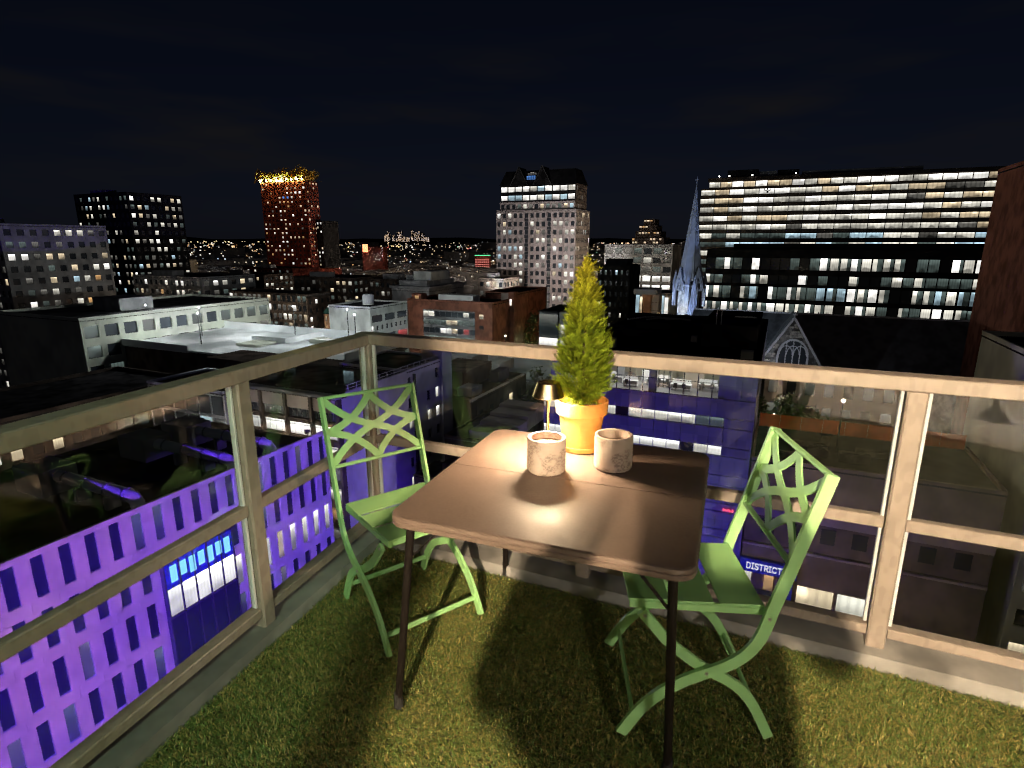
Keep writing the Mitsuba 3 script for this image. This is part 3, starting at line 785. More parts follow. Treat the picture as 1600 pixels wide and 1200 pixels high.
# far ridge on the horizon
hv, hf = [], []
th = np.linspace(-1.25, 1.25, 180)
for i, a in enumerate(th):
    h = 40 + 95 * meshkit.fbm(np.array([a * 9, 3.0, 0]), 4, 2) * (1 + 0.6 * math.sin(a * 2.2 + 2.4))
    for r, z in ((11500, STREET), (12500, h - 60), (14500, h - 20), (18000, STREET)):
        hv.append((r * math.sin(a), r * math.cos(a), z))
for i in range(len(th) - 1):
    for k in range(3):
        a = i * 4 + k; hf += [[a, a + 4, a + 5], [a, a + 5, a + 1]]
structure('hills', (np.array(hv), np.array(hf)), 'm_hill')

# ---- white slotted block under violet floodlights, left
b = thing('slotted_block', 'block washed in violet light with rows of narrow slot windows, left below the railing', 'building')
P = -38.0
vl = pick(0.0, dim=0.25)


def violet_light(i, j):
    return {3: 'e_white', 4: None}.get(j, None) if (j == 3 and rng.random() < 0.8) else ('e_dim' if rng.random() < 0.2 else None)


facade(b, 'p', 5.0, 40.4, P, STREET, -16.0, 24, 8, 0.45, 0.74, 'm_white_panel', lambda i, j: ('e_white' if rng.random() < .9 else 'e_warm') if (j == 5 and i > 14) else (rng.choice(['e_dim', 'e_dimgreen']) if rng.random() < 0.22 else None), deep=0.22, vb=0.55, pieces='wall_panel')
core(b, -58, P - 0.23, 5.0, 40.4, STREET, -17.4, 'm_white_panel', 'm_dark_roof', 0.02, 0.02, 0)
for q in (23.0, 30.9, 34.95):
    part(b, 'roof_duct', boxes([(-52, -48.5, q - 1.3, q + 1.3, -17.2, -15.2), (-46, -45.6, q - .5, q + .5, -17.25, -16.3), (-42.5, -42.1, q - .5, q + .5, -17.25, -16.3)]), 'm_grey_wall', tw=GRID)
    part(b, 'roof_duct', tube([world(-48.5, q, -15.85), world(-44, q, -15.85), world(-40.3, q, -15.85), world(-39.7, q, -15.95), world(-39.35, q, -16.25), world(-39.3, q, -17.2)], 0.46, 14), 'm_white_panel', smooth=40)
    part(b, 'duct_flange', join(*[vf(tube([world(x, q, -15.85), world(x + .06, q, -15.85), world(x + .12, q, -15.85)], 0.53, 14)) for x in (-47.5, -45, -42.5, -40.4)]), 'm_grey_wall')
roof_unit(b, -56, -54, 15, 18, -17.25, 1.6); roof_unit(b, -46, -44, 10, 13, -17.25, 1.2); roof_unit(b, -55, -53, 37, 39, -17.25, .9)
for i in range(5):
    for r, (z0, z1) in enumerate(((-44, -36.5), (-36.3, -30.4), (-30.2, -25.2))):
        pane(b, 'p', 23.0 + 1.15 * i, 24.05 + 1.15 * i, z0, z1, -37.7, None, name='bay_window')
    pane(b, 'p', 23.0 + 1.15 * i, 24.05 + 1.15 * i, -25.0, -22.9, -37.7, 'e_bright', name='bay_window')
part(b, 'bay_frame', boxes([(-37.99, -37.6, 22.9 + 1.15 * i, 23.0 + 1.15 * i, -44, -20.6) for i in range(6)] + [(-37.99, -37.62, 22.9, 28.75, z, z + 0.2) for z in (-36.5, -30.4, -25.2, -20.6)]), 'm_frame', tw=GRID)
part(b, 'sign_board', boxes([(-37.98, -37.66, 23.0, 28.65, -22.8, -20.7)]), 'm_sign_blue', tw=GRID)
part(b, 'sign_light', boxes([(-37.65, -37.6, 23.4 + 0.75 * i, 23.9 + 0.75 * i, -22.4 + 0.2 * (i % 2), -21.1) for i in range(7)]), 'm_emit_base', tw=GRID, emit=rgb(.3, .9, 1.2))

# ---- tan panelled corner block with big lit windows, its side washed mauve
b = thing('panel_block', 'dark framed block with tan panels and tall lit window bands, behind the slotted block', 'building')
CP, CQ = -50.0, 56.0
for i in range(4):
    p0, p1 = CP - 4.9 - 4.55 * i, CP - 0.55 - 4.55 * i
    part(b, 'tan_panel', boxes([(p0, p1, CQ - 0.05, CQ + 0.3, -20.3, -18.55)]), 'm_tan_panel', tw=GRID)
    for r, (zt, zb) in enumerate([(-20.4, -21.6), (-22.3, -24.1), (-25.0, -26.9), (-27.9, -29.9), (-30.9, -32.9), (-33.9, -35.9), (-36.9, -38.9), (-39.9, -42)]):
        e = [None, 'e_bright', 'e_white', 'e_bright', 'e_white', 'e_amber', 'e_dim', 'e_white'][r] if rng.random() < 0.85 else 'e_dim'
        n = 5 if r < 1 else 4
        for s in range(n):
            w = (p1 - p0) / n
            pane(b, 'q', p0 + s * w + 0.06, p0 + (s + 1) * w - 0.06, zb + 0.06, zt - (0.5 if r else 0.06), CQ + 0.2, e)
            if r:
                pane(b, 'q', p0 + s * w + 0.06, p0 + (s + 1) * w - 0.06, zt - 0.42, zt - 0.06, CQ + 0.2, e)
bs = [slab('q', CP - 0.5 - 4.55 * i, CP - 0.05 - 4.55 * i, CQ, -0.35, 0.4, STREET, -18.45) for i in range(5)]
for zt, zb in [(-18.2, -18.5), (-21.65, -22.25), (-24.15, -24.95), (-26.95, -27.85), (-29.95, -30.85), (-32.95, -33.85), (-35.95, -36.85), (-38.95, -39.85), (-42.1, -44)]:
    bs.append(slab('q', CP - 18.7, CP - 0.02, CQ, -0.12, 0.4, zb, zt))
part(b, 'frame', boxes(bs), 'm_dark_brown', tw=GRID)
part(b, 'cornice', boxes([(CP - 19, CP + 0.1, CQ - 0.75, CQ + 0.4, -18.2, -17.75)]), 'm_grey_wall', tw=GRID)
part(b, 'wall', boxes([(CP - 18.7, CP - 0.03, CQ + 0.42, CQ + 15, STREET, -18.3)]), 'm_mauve_wall', tw=GRID)
part(b, 'roof', boxes([(CP - 18.9, CP - 0.02, CQ + 0.41, CQ + 15.1, -18.29, -18.0)]), 'm_dark_roof', tw=GRID)

b = thing('mauve_block', 'tall rendered block lit mauve with a railed roof edge and a few bright windows', 'building')
Q0, Q1, MT = 71.2, 83.6, -17.9
facade(b, 'p', 57.5, Q1, CP, STREET, MT, 10, 8, 0.42, 0.52, 'm_mauve_wall', lambda i, j: ('e_bright' if rng.random() < .55 else 'e_white') if ((i, j) in ((8, 6), (8, 5), (7, 5), (4, 5), (5, 4), (4, 3), (5, 5), (4, 4), (5, 2), (2, 4), (2, 3), (2, 2), (4, 1)) or rng.random() < 0.05) else None, deep=0.35, vb=0.5, skip=[(i, j) for i in (0, 1, 3, 6, 9) for j in range(8)] + [(i, 7) for i in (2, 7)])
core(b, CP - 13, CP, 71.1, Q1, STREET, MT, 'm_mauve_wall', 'm_dark_roof', 0.0, 0.36, 0.5)
part(b, 'wall', boxes([(CP - 0.34, CP - 0.02, 57.5, 71.1, STREET, MT - 0.1)]), 'm_mauve_wall', tw=GRID)
part(b, 'stair_tower', boxes([(CP - 3.5, CP + 0.5, 80.6, 83.7, STREET, -16.2), (CP - 3.6, CP + 0.6, 80.5, 83.8, -16.2, -15.9)]), 'm_mauve_wall', tw=GRID)
part(b, 'dark_recess_strip', boxes([(CP + 0.01, CP + 0.35, 72.6, 73.0, STREET, -18.4)]), 'm_dark_metal', tw=GRID)  # dark strip standing for a recess in the wall
for q in np.arange(58, 80, 1.7):
    part(b, 'railing_post', boxes([(CP - 0.25, CP - 0.19, q, q + 0.06, MT - 0.1, MT + 1.1)]), 'm_white_metal', tw=GRID)
part(b, 'roof_railing', boxes([(CP - 0.24, CP - 0.2, 57.6, 80.5, z, z + 0.05) for z in (MT + 0.62, MT + 1.08)]), 'm_white_metal', tw=GRID)
part(b, 'parapet', boxes([(CP - 0.32, CP + 0.03, 57.5, 71.1, MT - 0.1, MT + 0.35)]), 'm_mauve_wall', tw=GRID)

# ---- parking deck with white floodlit roof
b = thing('parking_garage', 'parking garage with a floodlit white open roof deck and a row of arched openings', 'building')
DZ = -20.0
part(b, 'deck', boxes([(-150, -73, 78, 104, DZ - 0.4, DZ)]), 'm_deck', tw=GRID)
part(b, 'wall', boxes([(-149.8, -73.2, 78.2, 103.8, STREET, DZ - 0.41)]), 'm_dark_brown', tw=GRID)
part(b, 'deck_wall', boxes([(-150, -73, 104.0, 104.3, DZ - 0.5, DZ + 1.7), (-73, -72.7, 84, 104.3, DZ - 0.5, DZ + 1.1), (-150, -108, 77.7, 78.0, DZ - 0.5, DZ + 1.0), (-106, -96, 92, 92.3, DZ, DZ + 1.2), (-96.3, -96, 92.3, 103.9, DZ, DZ + 1.2)]), 'm_deck', tw=GRID)
part(b, 'ramp', boxes([(-104, -98, 86, 91.5, DZ + 0.004, DZ + 0.5), (-92, -84, 95, 98, DZ + 0.004, DZ + 0.9)]), 'm_pale_wall', tw=GRID)
for i in range(9):
    c0 = -66.5 - 2.55 * i
    a_ = np.linspace(0, np.pi, 15)
    arch = Polygon(list(np.c_[c0 + 0.85 * np.cos(a_), 0.85 * np.sin(a_)]) + [(c0 - 0.85, -0.75), (c0 + 0.85, -0.75)])
    v, f = extrude(arch, 0.12, [[1, 0, 0], [0, 0, 1], [0, 1, 0], [0, 69.78, -19.95]])
    uv = np.c_[(v[:, 0] - c0) / 1.7 + 0.5, (v[:, 2] + 20.7) / 1.6]
    part(b, 'arched_opening', (v, f), 'm_emit_base', tw=GRID, emit='e_bright' if i else 'e_white', uv=uv)
part(b, 'arcade', boxes([(-92, -62, 69.95, 77.6, -26, -18.9), (-92.2, -61.8, 69.6, 77.69, -18.9, -18.6)]), 'm_dark_brown', tw=GRID)
for p, q, lab in ((-122, 92, 'third lamp pole from the left on the white parking deck'), (-112, 84, 'lamp pole nearest the balcony on the white parking deck'), (-104, 103, 'lamp pole at the back wall of the white parking deck, left of the ramp'), (-88, 103.2, 'lamp pole at the back wall of the white parking deck, before the white block'), (-80, 96, 'lamp pole at the right end of the white parking deck'), (-138, 90, 'lamp pole furthest left on the white parking deck')):
    lamp_post(p, q, DZ, 6.5, 520, (0.93, 1.0, 0.98), lab, weight=0.35)

b = thing('dome_block', 'low dark block with a pale ribbed fan window on its roof, behind the slotted block', 'building')
core(b, -74, -56.5, 64.5, 69.4, STREET, -21.6, 'm_dark_brown', 'm_dark_roof', 0, 0, 0.5)
for i in range(13):
    a_ = math.radians(12 + 13 * i)
    part(b, 'fan_rib', tube([world(-62.5 + 0.7 * math.cos(a_), 64.2, -21.5 + 0.5 * math.sin(a_)), world(-62.5 + 1.8 * math.cos(a_), 64.2, -21.5 + 1.1 * math.sin(a_)), world(-62.5 + 2.9 * math.cos(a_), 64.2, -21.5 + 1.7 * math.sin(a_))], 0.07, 5), 'm_white_metal')
for i in range(3):
    pane(b, 'q', -73 + 2.6 * i, -71 + 2.6 * i, -22.9, -21.9, 64.3, 'e_white')

b = thing('violet_block', 'dark glass block with violet light strips beside the left railing post', 'building')
facade(b, 'q', -82, -66.5, 52.0, STREET, -18.6, 6, 8, 0.92, 0.86, 'm_white_panel', lambda i, j: 'e_cool' if (j in (6, 7) and rng.random() < .12) else None, deep=0.2)
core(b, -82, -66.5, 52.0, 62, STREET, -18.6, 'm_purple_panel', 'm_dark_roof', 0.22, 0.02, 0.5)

# ---- pale green-grey office, dark apartment block, brick and white blocks beyond the deck
b = thing('pale_block', 'pale green grey office block with square dark windows above the parking deck', 'building')
facade(b, 'p', 70, 119.1, -129.0, STREET, -14.4, 12, 7, 0.70, 0.60, 'm_pale_wall', lambda i, j: 'e_warm' if j == 3 else ('e_dimgreen' if rng.random() < 0.3 else ('e_dim' if rng.random() < .2 else None)), deep=0.4, vb=0.35)
core(b, -160, -129, 70, 119.1, STREET, -14.4, 'm_pale_wall', 'm_roof', 0.02, 0.42, 0.8)
roof_unit(b, -148, -138, 84, 92, -14.2, 3.0)
b = thing('dark_apartment_block', 'dark apartment block with a chequer of lit and unlit windows above the parking deck', 'building')
facade(b, 'q', -182, -145.0, 150, STREET, -16.0, 16, 9, 0.72, 0.66, 'm_brown_wall', pick(0.13, [('e_warm', .5), ('e_bright', .3), ('e_amber', .1), ('e_white', .2)], 0.55), deep=0.3)
facade(b, 'p', 150.3, 162, -145.0, STREET, -17.0, 4, 9, 0.4, 0.5, 'm_dark_brown', lambda i, j: 'e_bright' if (i in (0, 1) and rng.random() < .7) or rng.random() < .2 else None, deep=0.3)
core(b, -182, -145, 150, 162, STREET, -16.4, 'm_dark_brown', 'm_roof', 0.32, 0.32, 0.7)
b = thing('green_roof_block', 'orange brick block with a green metal roof left of the railing corner', 'building')
facade(b, 'q', -138, -121.4, 150, STREET, -22.0, 9, 7, 0.42, 0.52, 'm_brick_orange', pick(0.35, [('e_warm', .6), ('e_amber', .4)], 0.4), deep=0.25, sill=True)
core(b, -138, -121.4, 150, 162, STREET, -22.0, 'm_brick_orange', 'm_dark_roof', 0.27, 0.0, 0)
v = np.array([(-138.3, 149.6, -21.8), (-121.2, 149.6, -21.8), (-121.2, 162.2, -21.8), (-138.3, 162.2, -21.8), (-137.5, 151.4, -19.9), (-122, 151.4, -19.9), (-122, 161, -19.9), (-137.5, 161, -19.9)])
part(b, 'mansard', (v, np.array([[0, 1, 5], [0, 5, 4], [1, 2, 6], [1, 6, 5], [2, 3, 7], [2, 7, 6], [3, 0, 4], [3, 4, 7], [4, 5, 6], [4, 6, 7]])), 'm_green_roof', tw=GRID)
roof_unit(b, -131, -125, 153, 157, -19.9, 2.6, 'm_pale_wall')
b = thing('white_block', 'white painted block with dark window bands right behind the railing corner', 'building')
for r, (zt, zb, n) in enumerate([(-17.6, -19.4, 3), (-20.4, -21.6, 8), (-23.0, -25.0, 3), (-27, -29, 3), (-31, -33, 3)]):
    for i in range(n):
        w = 17.0 / n
        q = 122.7 + i * w
        pane(b, 'p', q + w * 0.12, q + w * (0.88 if n == 3 else 0.45), zb, zt, -96.98, 'e_bright' if (r, i) == (1, 0) else ('e_red' if (r, i) == (2, 2) else None))
core(b, -111, -97.03, 122.7, 139.7, STREET, -15.7, 'm_white_wall', 'm_roof', 0, 0.0, 0.6)
part(b, 'tank', lathe([(0.01, 0), (1.6, 0), (1.6, 2.6), (1.3, 3.0), (0.01, 3.1)], 20), 'm_white_wall', smooth=30, tw=T().translate(world(-104, 131, -15.6).tolist()))
b = thing('brick_glass_block', 'red brick block with a teal glass front in four bands, behind the back railing', 'building')
facade(b, 'q', -98.4, -80.4, 150, -36, -18.5, 9, 7, 0.95, 0.62, 'm_grey_wall', lambda i, j: {6: ('e_white' if i in (0, 1, 7) else None), 5: ('e_warm' if i in (4, 5) else 'e_dimgreen'), 4: ('e_bright' if i in (3, 4) else ('e_warm' if i == 5 else ('e_red' if i == 7 else None)))}.get(j, 'e_dimgreen'), deep=0.15)
bs = [slab('q', -104, -98.42, 150, -0.1, 0.5, STREET, -16.2), slab('q', -80.38, -74.6, 150, -0.1, 0.5, STREET, -16.2), slab('q', -98.42, -80.38, 150, -0.1, 0.5, -18.48, -16.2)]
part(b, 'brick_surround', boxes(bs), 'm_brick_red', tw=GRID)
pane(b, 'q', -78.9, -77.5, -20.6, -19.2, 149.85, 'e_warm'); pane(b, 'q', -78.9, -77.5, -23.6, -22.5, 149.85, None)
core(b, -104, -74.6, 150, 166, STREET, -16.3, 'm_brick_red', 'm_dark_roof', 0.51, 0.0, 0.8)
part(b, 'pergola', boxes([(-94 + 0.9 * i, -93.85 + 0.9 * i, 152, 156, -14.2, -14.05) for i in range(14)] + [(-94, -82, 152 + 4 * j, 152.1 + 4 * j, -16.2, -14.06) for j in (0, 1)]), 'm_white_metal', tw=GRID)
roof_unit(b, -103, -99.5, 151, 154, -16.2, 2.2, 'm_brick_red')
pane(b, 'q', -101.8, -100.4, -15.8, -14.6, 150.9, 'e_amber')
b = thing('brick_pier_block', 'brick block with two tall blank piers left of the tall office tower', 'building')
bs = [slab('q', -84.5, -78.2, 164, 0, 1, STREET, -16), slab('q', -78.0, -75.3, 164, -1.2, 1, STREET, -13.9), slab('q', -75.1, -73.2, 164, -2.0, 1, STREET, -13.4)]
part(b, 'pier', boxes(bs[:1]), 'm_dark_brown', tw=GRID); part(b, 'pier', boxes(bs[1:2]), 'm_tan_panel', tw=GRID); part(b, 'pier', boxes(bs[2:]), 'm_brick_red', tw=GRID)
pane(b, 'q', -74.6, -73.9, -17.6, -15.6, 161.9, 'e_bright')
core(b, -84.5, -73.2, 165.1, 190, STREET, -14.4, 'm_brick_red', 'm_dark_roof', 0, 0, 0.6)
b = thing('tiered_block', 'grey block with stepped roof tiers in the middle distance', 'building')
core(b, -128, -112, 175, 200, STREET, -15.7, 'm_grey_wall', 'm_roof', 0, 0, 0.9)
part(b, 'roof_tier', boxes([(-128.6, -111.4, 174.4, 200.6, -14.7, -13.9)]), 'm_grey_wall', tw=GRID)
part(b, 'roof_tier', boxes([(-126, -114, 177, 196, -13.9, -12.0)]), 'm_grey_wall', tw=GRID)
roof_unit(b, -121, -113.5, 179, 192, -12.0, 3.2, 'm_white_wall'); roof_unit(b, -125, -122, 180, 186, -12.0, 1.8)
pane(b, 'p', 182, 184, -19, -17.4, -111.98, 'e_bright'); pane(b, 'p', 177, 181, -19.5, -17.0, -111.98, None); pane(b, 'p', 186, 194, -19.5, -17.0, -111.98, None)
b = thing('small_glass_block', 'small block with blue white lit glass strips left of the conifer', 'building')
facade(b, 'q', -60, -54.4, 150, STREET, -17.6, 4, 8, 0.97, 0.72, 'm_dark_metal', lambda i, j: {7: 'e_dim', 6: None, 5: 'e_bright', 4: None, 3: 'e_bright'}.get(j, 'e_dim') if j != 6 else None, deep=0.12)
core(b, -60, -54.4, 150, 168, STREET, -17.6, 'm_black_wall', 'm_dark_roof', 0.2, 0.0, 0.5)
part(b, 'annex', boxes([(-54.3, -46, 150.4, 168, STREET, -17.3)]), 'm_grey_wall', tw=GRID)
pane(b, 'q', -53.6, -51.6, -23.2, -20.8, 150.3, 'e_bright'); pane(b, 'q', -53.6, -51.2, -26.6, -25.0, 150.3, 'e_white')

# ---- dark low roofs between the mauve block and the glass office
b = thing('dark_low_block', 'dark low block with a sloping pipe along its roof edge, behind the lamp', 'building')
core(b, -62, -46, 86, 108, STREET, -25.8, 'm_dark_brown', 'm_dark_roof', 0, 0, 0.6)
part(b, 'roof_pipe', tube([world(-46.2, 84.2, -25.2), world(-46.2, 96, -25.2), world(-46.2, 107, -25.2)], 0.28, 8), 'm_white_metal', smooth=40)
roof_unit(b, -60, -52, 92, 104, -25.7, 3.4, 'm_dark_brown'); roof_unit(b, -51, -48, 88, 92, -25.7, 1.6); roof_unit(b, -50.5, -48.5, 100, 105, -25.7, 2.2)
for i in range(5):
    pane(b, 'p', 87 + 4.2 * i, 88.4 + 4.2 * i, -29.8, -27.6, -45.95, 'e_warm' if i == 3 else None)
    part(b, 'fire_escape', boxes([(-45.9, -44.9, 87 + 4.2 * i, 90 + 4.2 * i, -30.4, -30.3), (-45.0, -44.9, 87 + 4.2 * i, 90 + 4.2 * i, -30.3, -29.3)]), 'm_dark_metal', tw=GRID)
b = thing('low_roof_block', 'low block with pale stepped roofs and lit windows behind the lamp', 'building')
core(b, -45.5, -35, 74, 90, STREET, -28.5, 'm_dark_brown', 'm_roof', 0, 0, 0.5)
for i in range(4):
    part(b, 'roof_step', boxes([(-41.5, -34.6, 75 + 3.6 * i, 78.4 + 3.6 * i, -28.3, -27.0 + 0.5 * i)]), 'm_tan_panel', tw=GRID)
for i in range(6):
    pane(b, 'p', 75 + 1.6 * i, 76.3 + 1.6 * i, -31.4, -29.2, -34.93, 'e_white' if i < 4 else 'e_dim')
pane(b, 'q', -38.4, -35.8, -31.3, -29.4, 73.9, 'e_bright'); pane(b, 'q', -41.4, -39.2, -31.3, -29.4, 73.9, None)
b = thing('container_shed', 'dark shed with a white door in the yard below the back railing', 'building')
core(b, -46, -36.5, 66, 72, STREET, -32.0, 'm_dark_brown', 'm_dark_roof', 0, 0, 0.3)
part(b, 'door', boxes([(-45.2, -43.6, 65.9, 66.0, -36, -32.8)]), 'm_white_panel', tw=GRID)
roof_unit(b, -42, -38, 67.5, 70.5, -31.8, 2.0, 'm_dark_brown')
b = thing('teal_roof_block', 'low block with a pale teal terrace roof among trees behind the railing', 'building')
core(b, -74, -44, 112, 138, STREET, -28.0, 'm_grey_wall', 'm_deck', 0, 0, 0.5)
roof_unit(b, -70, -62, 114, 122, -27.8, 3.6); roof_unit(b, -60, -56, 116, 124, -27.8, 2.2, 'm_white_wall'); roof_unit(b, -73, -71, 126, 136, -27.8, 3)
pane(b, 'q', -69, -63, -26.9, -25.6, 113.9, 'e_cool')

# ---- glass office with purple panels, right
b = thing('glass_office', 'glass office with purple lit panels and strips of bright office windows, right behind the railing', 'building')
GP0, GP1, GQ, GT = -24.8, -0.85, 66.0, -12.1
SPAN = 1.55
cols = [GP1 - SPAN * i for i in range(int((GP1 - GP0) / SPAN) + 2)]
BANDS = [(-12.2, GT), (-17.65, -15.55), (-21.05, -18.85), (-24.5, -22.2), (-27.9, -25.75), (-31.2, -29.0), (-34.5, -32.3), (-37.8, -35.6), (-43.8, -38.9)]
STR = [(-15.5, -12.25), (-18.8, -17.7), (-22.15, -21.1), (-25.7, -24.55), (-28.95, -27.95), (-32.25, -31.25), (-35.55, -34.55), (-38.85, -37.85)]


def panel(x0, x1, z0, z1):
    part(b, 'facade_panel', boxes([(x0 + 0.035, x1 - 0.035, GQ + rng.uniform(0, 0.012), GQ + 0.2, z0 + 0.02, z1 - 0.02)]), 'm_purple_panel', tw=GRID)


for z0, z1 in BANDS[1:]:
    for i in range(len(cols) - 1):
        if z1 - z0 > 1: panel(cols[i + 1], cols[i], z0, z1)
LITSTR = {1: (4, 15), 2: (5, 14), 3: (4, 4), 4: (6, 9), 5: (20, 20), 6: (7, 9), 7: (20, 20)}
for s, (z0, z1) in enumerate(STR):
    for i in range(len(cols) - 1):
        x0, x1 = cols[i + 1], cols[i]
        if s == 0:
            if i < 2: panel(x0, x1, z0 + 0.03, z1 - 0.03)
            continue
        lo, hi = LITSTR[s]
        if i < 2:
            panel(x0, x1, z0, z1); continue
        if s in (1, 2) and i >= 2 or (s > 2 and lo <= i <= hi):
            if s == 1: e = 'e_dimgreen' if i in (2, 3) else (None if i == 8 + 1 else 'e_white')
            elif s == 2: e = 'e_bright' if i not in (4, 9) else ('e_white' if i == 9 else None)
            else: e = 'e_white'
            if s == 2 and i == 3: e = 'e_white'
            pane(b, 'q', x0 + 0.05, x1 - 0.05, z0 + 0.03, z1 - 0.03, GQ + 0.1, e)
        else:
            panel(x0, x1, z0, z1)
bs = [slab('q', c - 0.03, c + 0.03, GQ, -0.06, 0.16, STREET, GT) for c in cols[:0]]
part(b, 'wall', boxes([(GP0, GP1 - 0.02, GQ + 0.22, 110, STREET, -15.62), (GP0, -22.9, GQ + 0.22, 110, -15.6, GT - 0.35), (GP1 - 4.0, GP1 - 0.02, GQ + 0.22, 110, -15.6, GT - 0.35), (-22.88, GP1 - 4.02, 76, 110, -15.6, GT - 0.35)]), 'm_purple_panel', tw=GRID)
part(b, 'roof', boxes([(GP0, GP1, GQ - 0.02, 110.1, GT - 0.34, GT)]), 'm_black_wall', tw=GRID)
part(b, 'parapet', boxes([(GP0, GP1, GQ - 0.03, GQ + 0.25, GT + 0.004, GT + 0.5), (GP0, GP1, 109.8, 110.1, GT + 0.004, GT + 0.5), (GP1 - 0.25, GP1, GQ + 0.26, 109.79, GT + 0.004, GT + 0.5)]), 'm_black_wall', tw=GRID)
# the top floor: glass front, white room with desks, partitions and ceiling lights
X0, X1 = -22.88, GP1 - 4.02
v = np.array([(X0, GQ + 0.12, -15.5), (X1, GQ + 0.12, -15.5), (X1, GQ + 0.12, -12.5), (X0, GQ + 0.12, -12.5)])
part(b, 'glass_front', (v, np.array([[0, 1, 2], [0, 2, 3]])), 'm_clear', tw=GRID)
part(b, 'room_wall', boxes([(X0, X1, 75.6, 75.9, -15.6, -12.45)] + [(x, x + 0.15, 70.5, 75.5, -15.55, -12.6) for x in (-19.6, -15.2, -10.8, -7.6)]), 'm_room', tw=GRID)
part(b, 'room_floor', boxes([(X0, X1, GQ + 0.2, 75.59, -15.618, -15.56)]), 'm_grey_wall', tw=GRID)
part(b, 'ceiling_light', boxes([(X0 + 0.3 + 2.2 * i, X0 + 2.0 + 2.2 * i, 67.0 + 2.6 * j, 68.3 + 2.6 * j, -12.52, -12.46) for i in range(8) for j in range(3)]), 'm_emit_base', tw=GRID, emit=rgb(6.5, 6.3, 5.8), weight=0.4)
for i in range(len(cols)):
    if X0 - 0.1 < cols[i] < X1 + 0.1:
        part(b, 'mullion', boxes([(cols[i] - 0.05, cols[i] + 0.05, GQ - 0.02, GQ + 0.1, -15.5, -12.45)]), 'm_frame', tw=GRID)
part(b, 'transom', boxes([(X0, X1, GQ, GQ + 0.08, -13.85, -13.78), (X0, X1, GQ - 0.03, GQ + 0.1, -15.56, -15.47)]), 'm_frame', tw=GRID)
part(b, 'column', boxes([(-18.4, -17.3, GQ + 0.25, GQ + 0.9, -15.56, -12.46)]), 'm_grey_wall', tw=GRID)
part(b, 'column', boxes([(-12.6, -11.7, GQ + 0.25, GQ + 0.9, -15.56, -12.46)]), 'm_grey_wall', tw=GRID)
for x0_, d0_, w_ in ((-21.8, 68.2, 2.2), (-18.9, 69.0, 2.6), (-16.0, 67.6, 1.8), (-13.6, 69.4, 3.0), (-10.4, 68.0, 2.4), (-7.4, 69.2, 2.2)):
    k = part(b, 'desk', boxes([(x0_, x0_ + w_, d0_, d0_ + 0.8, -14.84, -14.78), (x0_ + 0.05, x0_ + 0.12, d0_, d0_ + 0.8, -15.55, -14.85), (x0_ + w_ - 0.12, x0_ + w_ - 0.05, d0_, d0_ + 0.8, -15.55, -14.85), (x0_ + 0.1, x0_ + w_ - 0.1, d0_ + 0.7, d0_ + 0.75, -15.4, -14.3)]), 'm_white_panel', tw=GRID)
    for m_ in range(int(w_ / 1.0)):
        xx = x0_ + 0.3 + m_ * 1.0 + rng.uniform(0, .2)
        part(b, 'office_chair', boxes([(xx, xx + 0.45, d0_ - 0.55, d0_ - 0.1, -15.1, -15.02), (xx + 0.02, xx + 0.43, d0_ - 0.6, d0_ - 0.54, -15.02, -14.5), (xx + 0.19, xx + 0.26, d0_ - 0.36, d0_ - 0.29, -15.5, -15.1)]), 'm_frame', tw=GRID)
for x, w_, d_, h_, m_ in ((-21.0, 1.4, 72, 1.9, 'm_dark_brown'), (-14.4, 1.0, 71, 1.4, 'm_white_panel'), (-9.3, 2.4, 70.2, 2.9, 'm_tan_panel'), (-17.2, 0.9, 69.2, 2.9, 'm_grey_wall')):
    part(b, 'cabinet', boxes([(x, x + w_, d_, d_ + 0.5, -15.55, -15.55 + h_)]), m_, tw=GRID)
part(b, 'inner_door', boxes([(-12.0, -11.9, 68.9, 69.0, -15.55, -13.2), (-10.8, -10.7, 68.9, 69.0, -15.55, -13.2), (-12.0, -10.7, 68.9, 69.0, -13.2, -13.1), (-11.4, -11.3, 68.9, 69.0, -15.55, -13.2)]), 'm_frame', tw=GRID)
# its roof
part(b, 'penthouse', boxes([(-8.6, -1.7, 80, 96, GT + 0.01, -9.55), (-8.7, -1.6, 79.9, 80.2, -9.54, -9.1), (-8.7, -8.4, 80.21, 96.1, -9.54, -8.9), (-1.9, -1.6, 80.21, 96.1, -9.54, -8.9), (-8.39, -1.91, 95.8, 96.1, -9.54, -8.9)]), 'm_black_wall', tw=GRID)
part(b, 'plant_box', boxes([(-20.2, -11.3, 84, 94, GT + 0.01, -11.0)]), 'm_black_wall', tw=GRID)
part(b, 'plant_box', boxes([(-18.5, -13.0, 85.5, 92, -10.99, -10.0)]), 'm_black_wall', tw=GRID)
roof_unit(b, -23, -21.4, 76, 78, GT, 1.1, 'm_grey_wall'); roof_unit(b, -19.6, -18.8, 74, 75, GT, 1.2, 'm_grey_wall'); roof_unit(b, -3.2, -1.8, 73, 74.4, GT, 0.9, 'm_pale_wall'); roof_unit(b, -10.3, -9.5, 83, 84, GT, 0.8)
for i in range(3):
    part(b, 'roof_pipe', tube([world(-20 + 2.6 * i, 86 + i, -9.8), world(-18 + 2.6 * i, 88, -9.6), world(-16 + 2.4 * i, 90 - i, -9.7)], 0.12, 6), 'm_grey_wall')
part(b, 'roof_ladder', boxes([(-7.0, -6.9, 81, 81.1, -9.5, -7.2), (-6.4, -6.3, 81, 81.1, -9.5, -7.2), (-7.0, -6.3, 81, 81.1, -7.3, -7.2), (-5.0, -2.2, 86, 86.1, -8.7, -8.55)]), 'm_white_metal', tw=GRID)

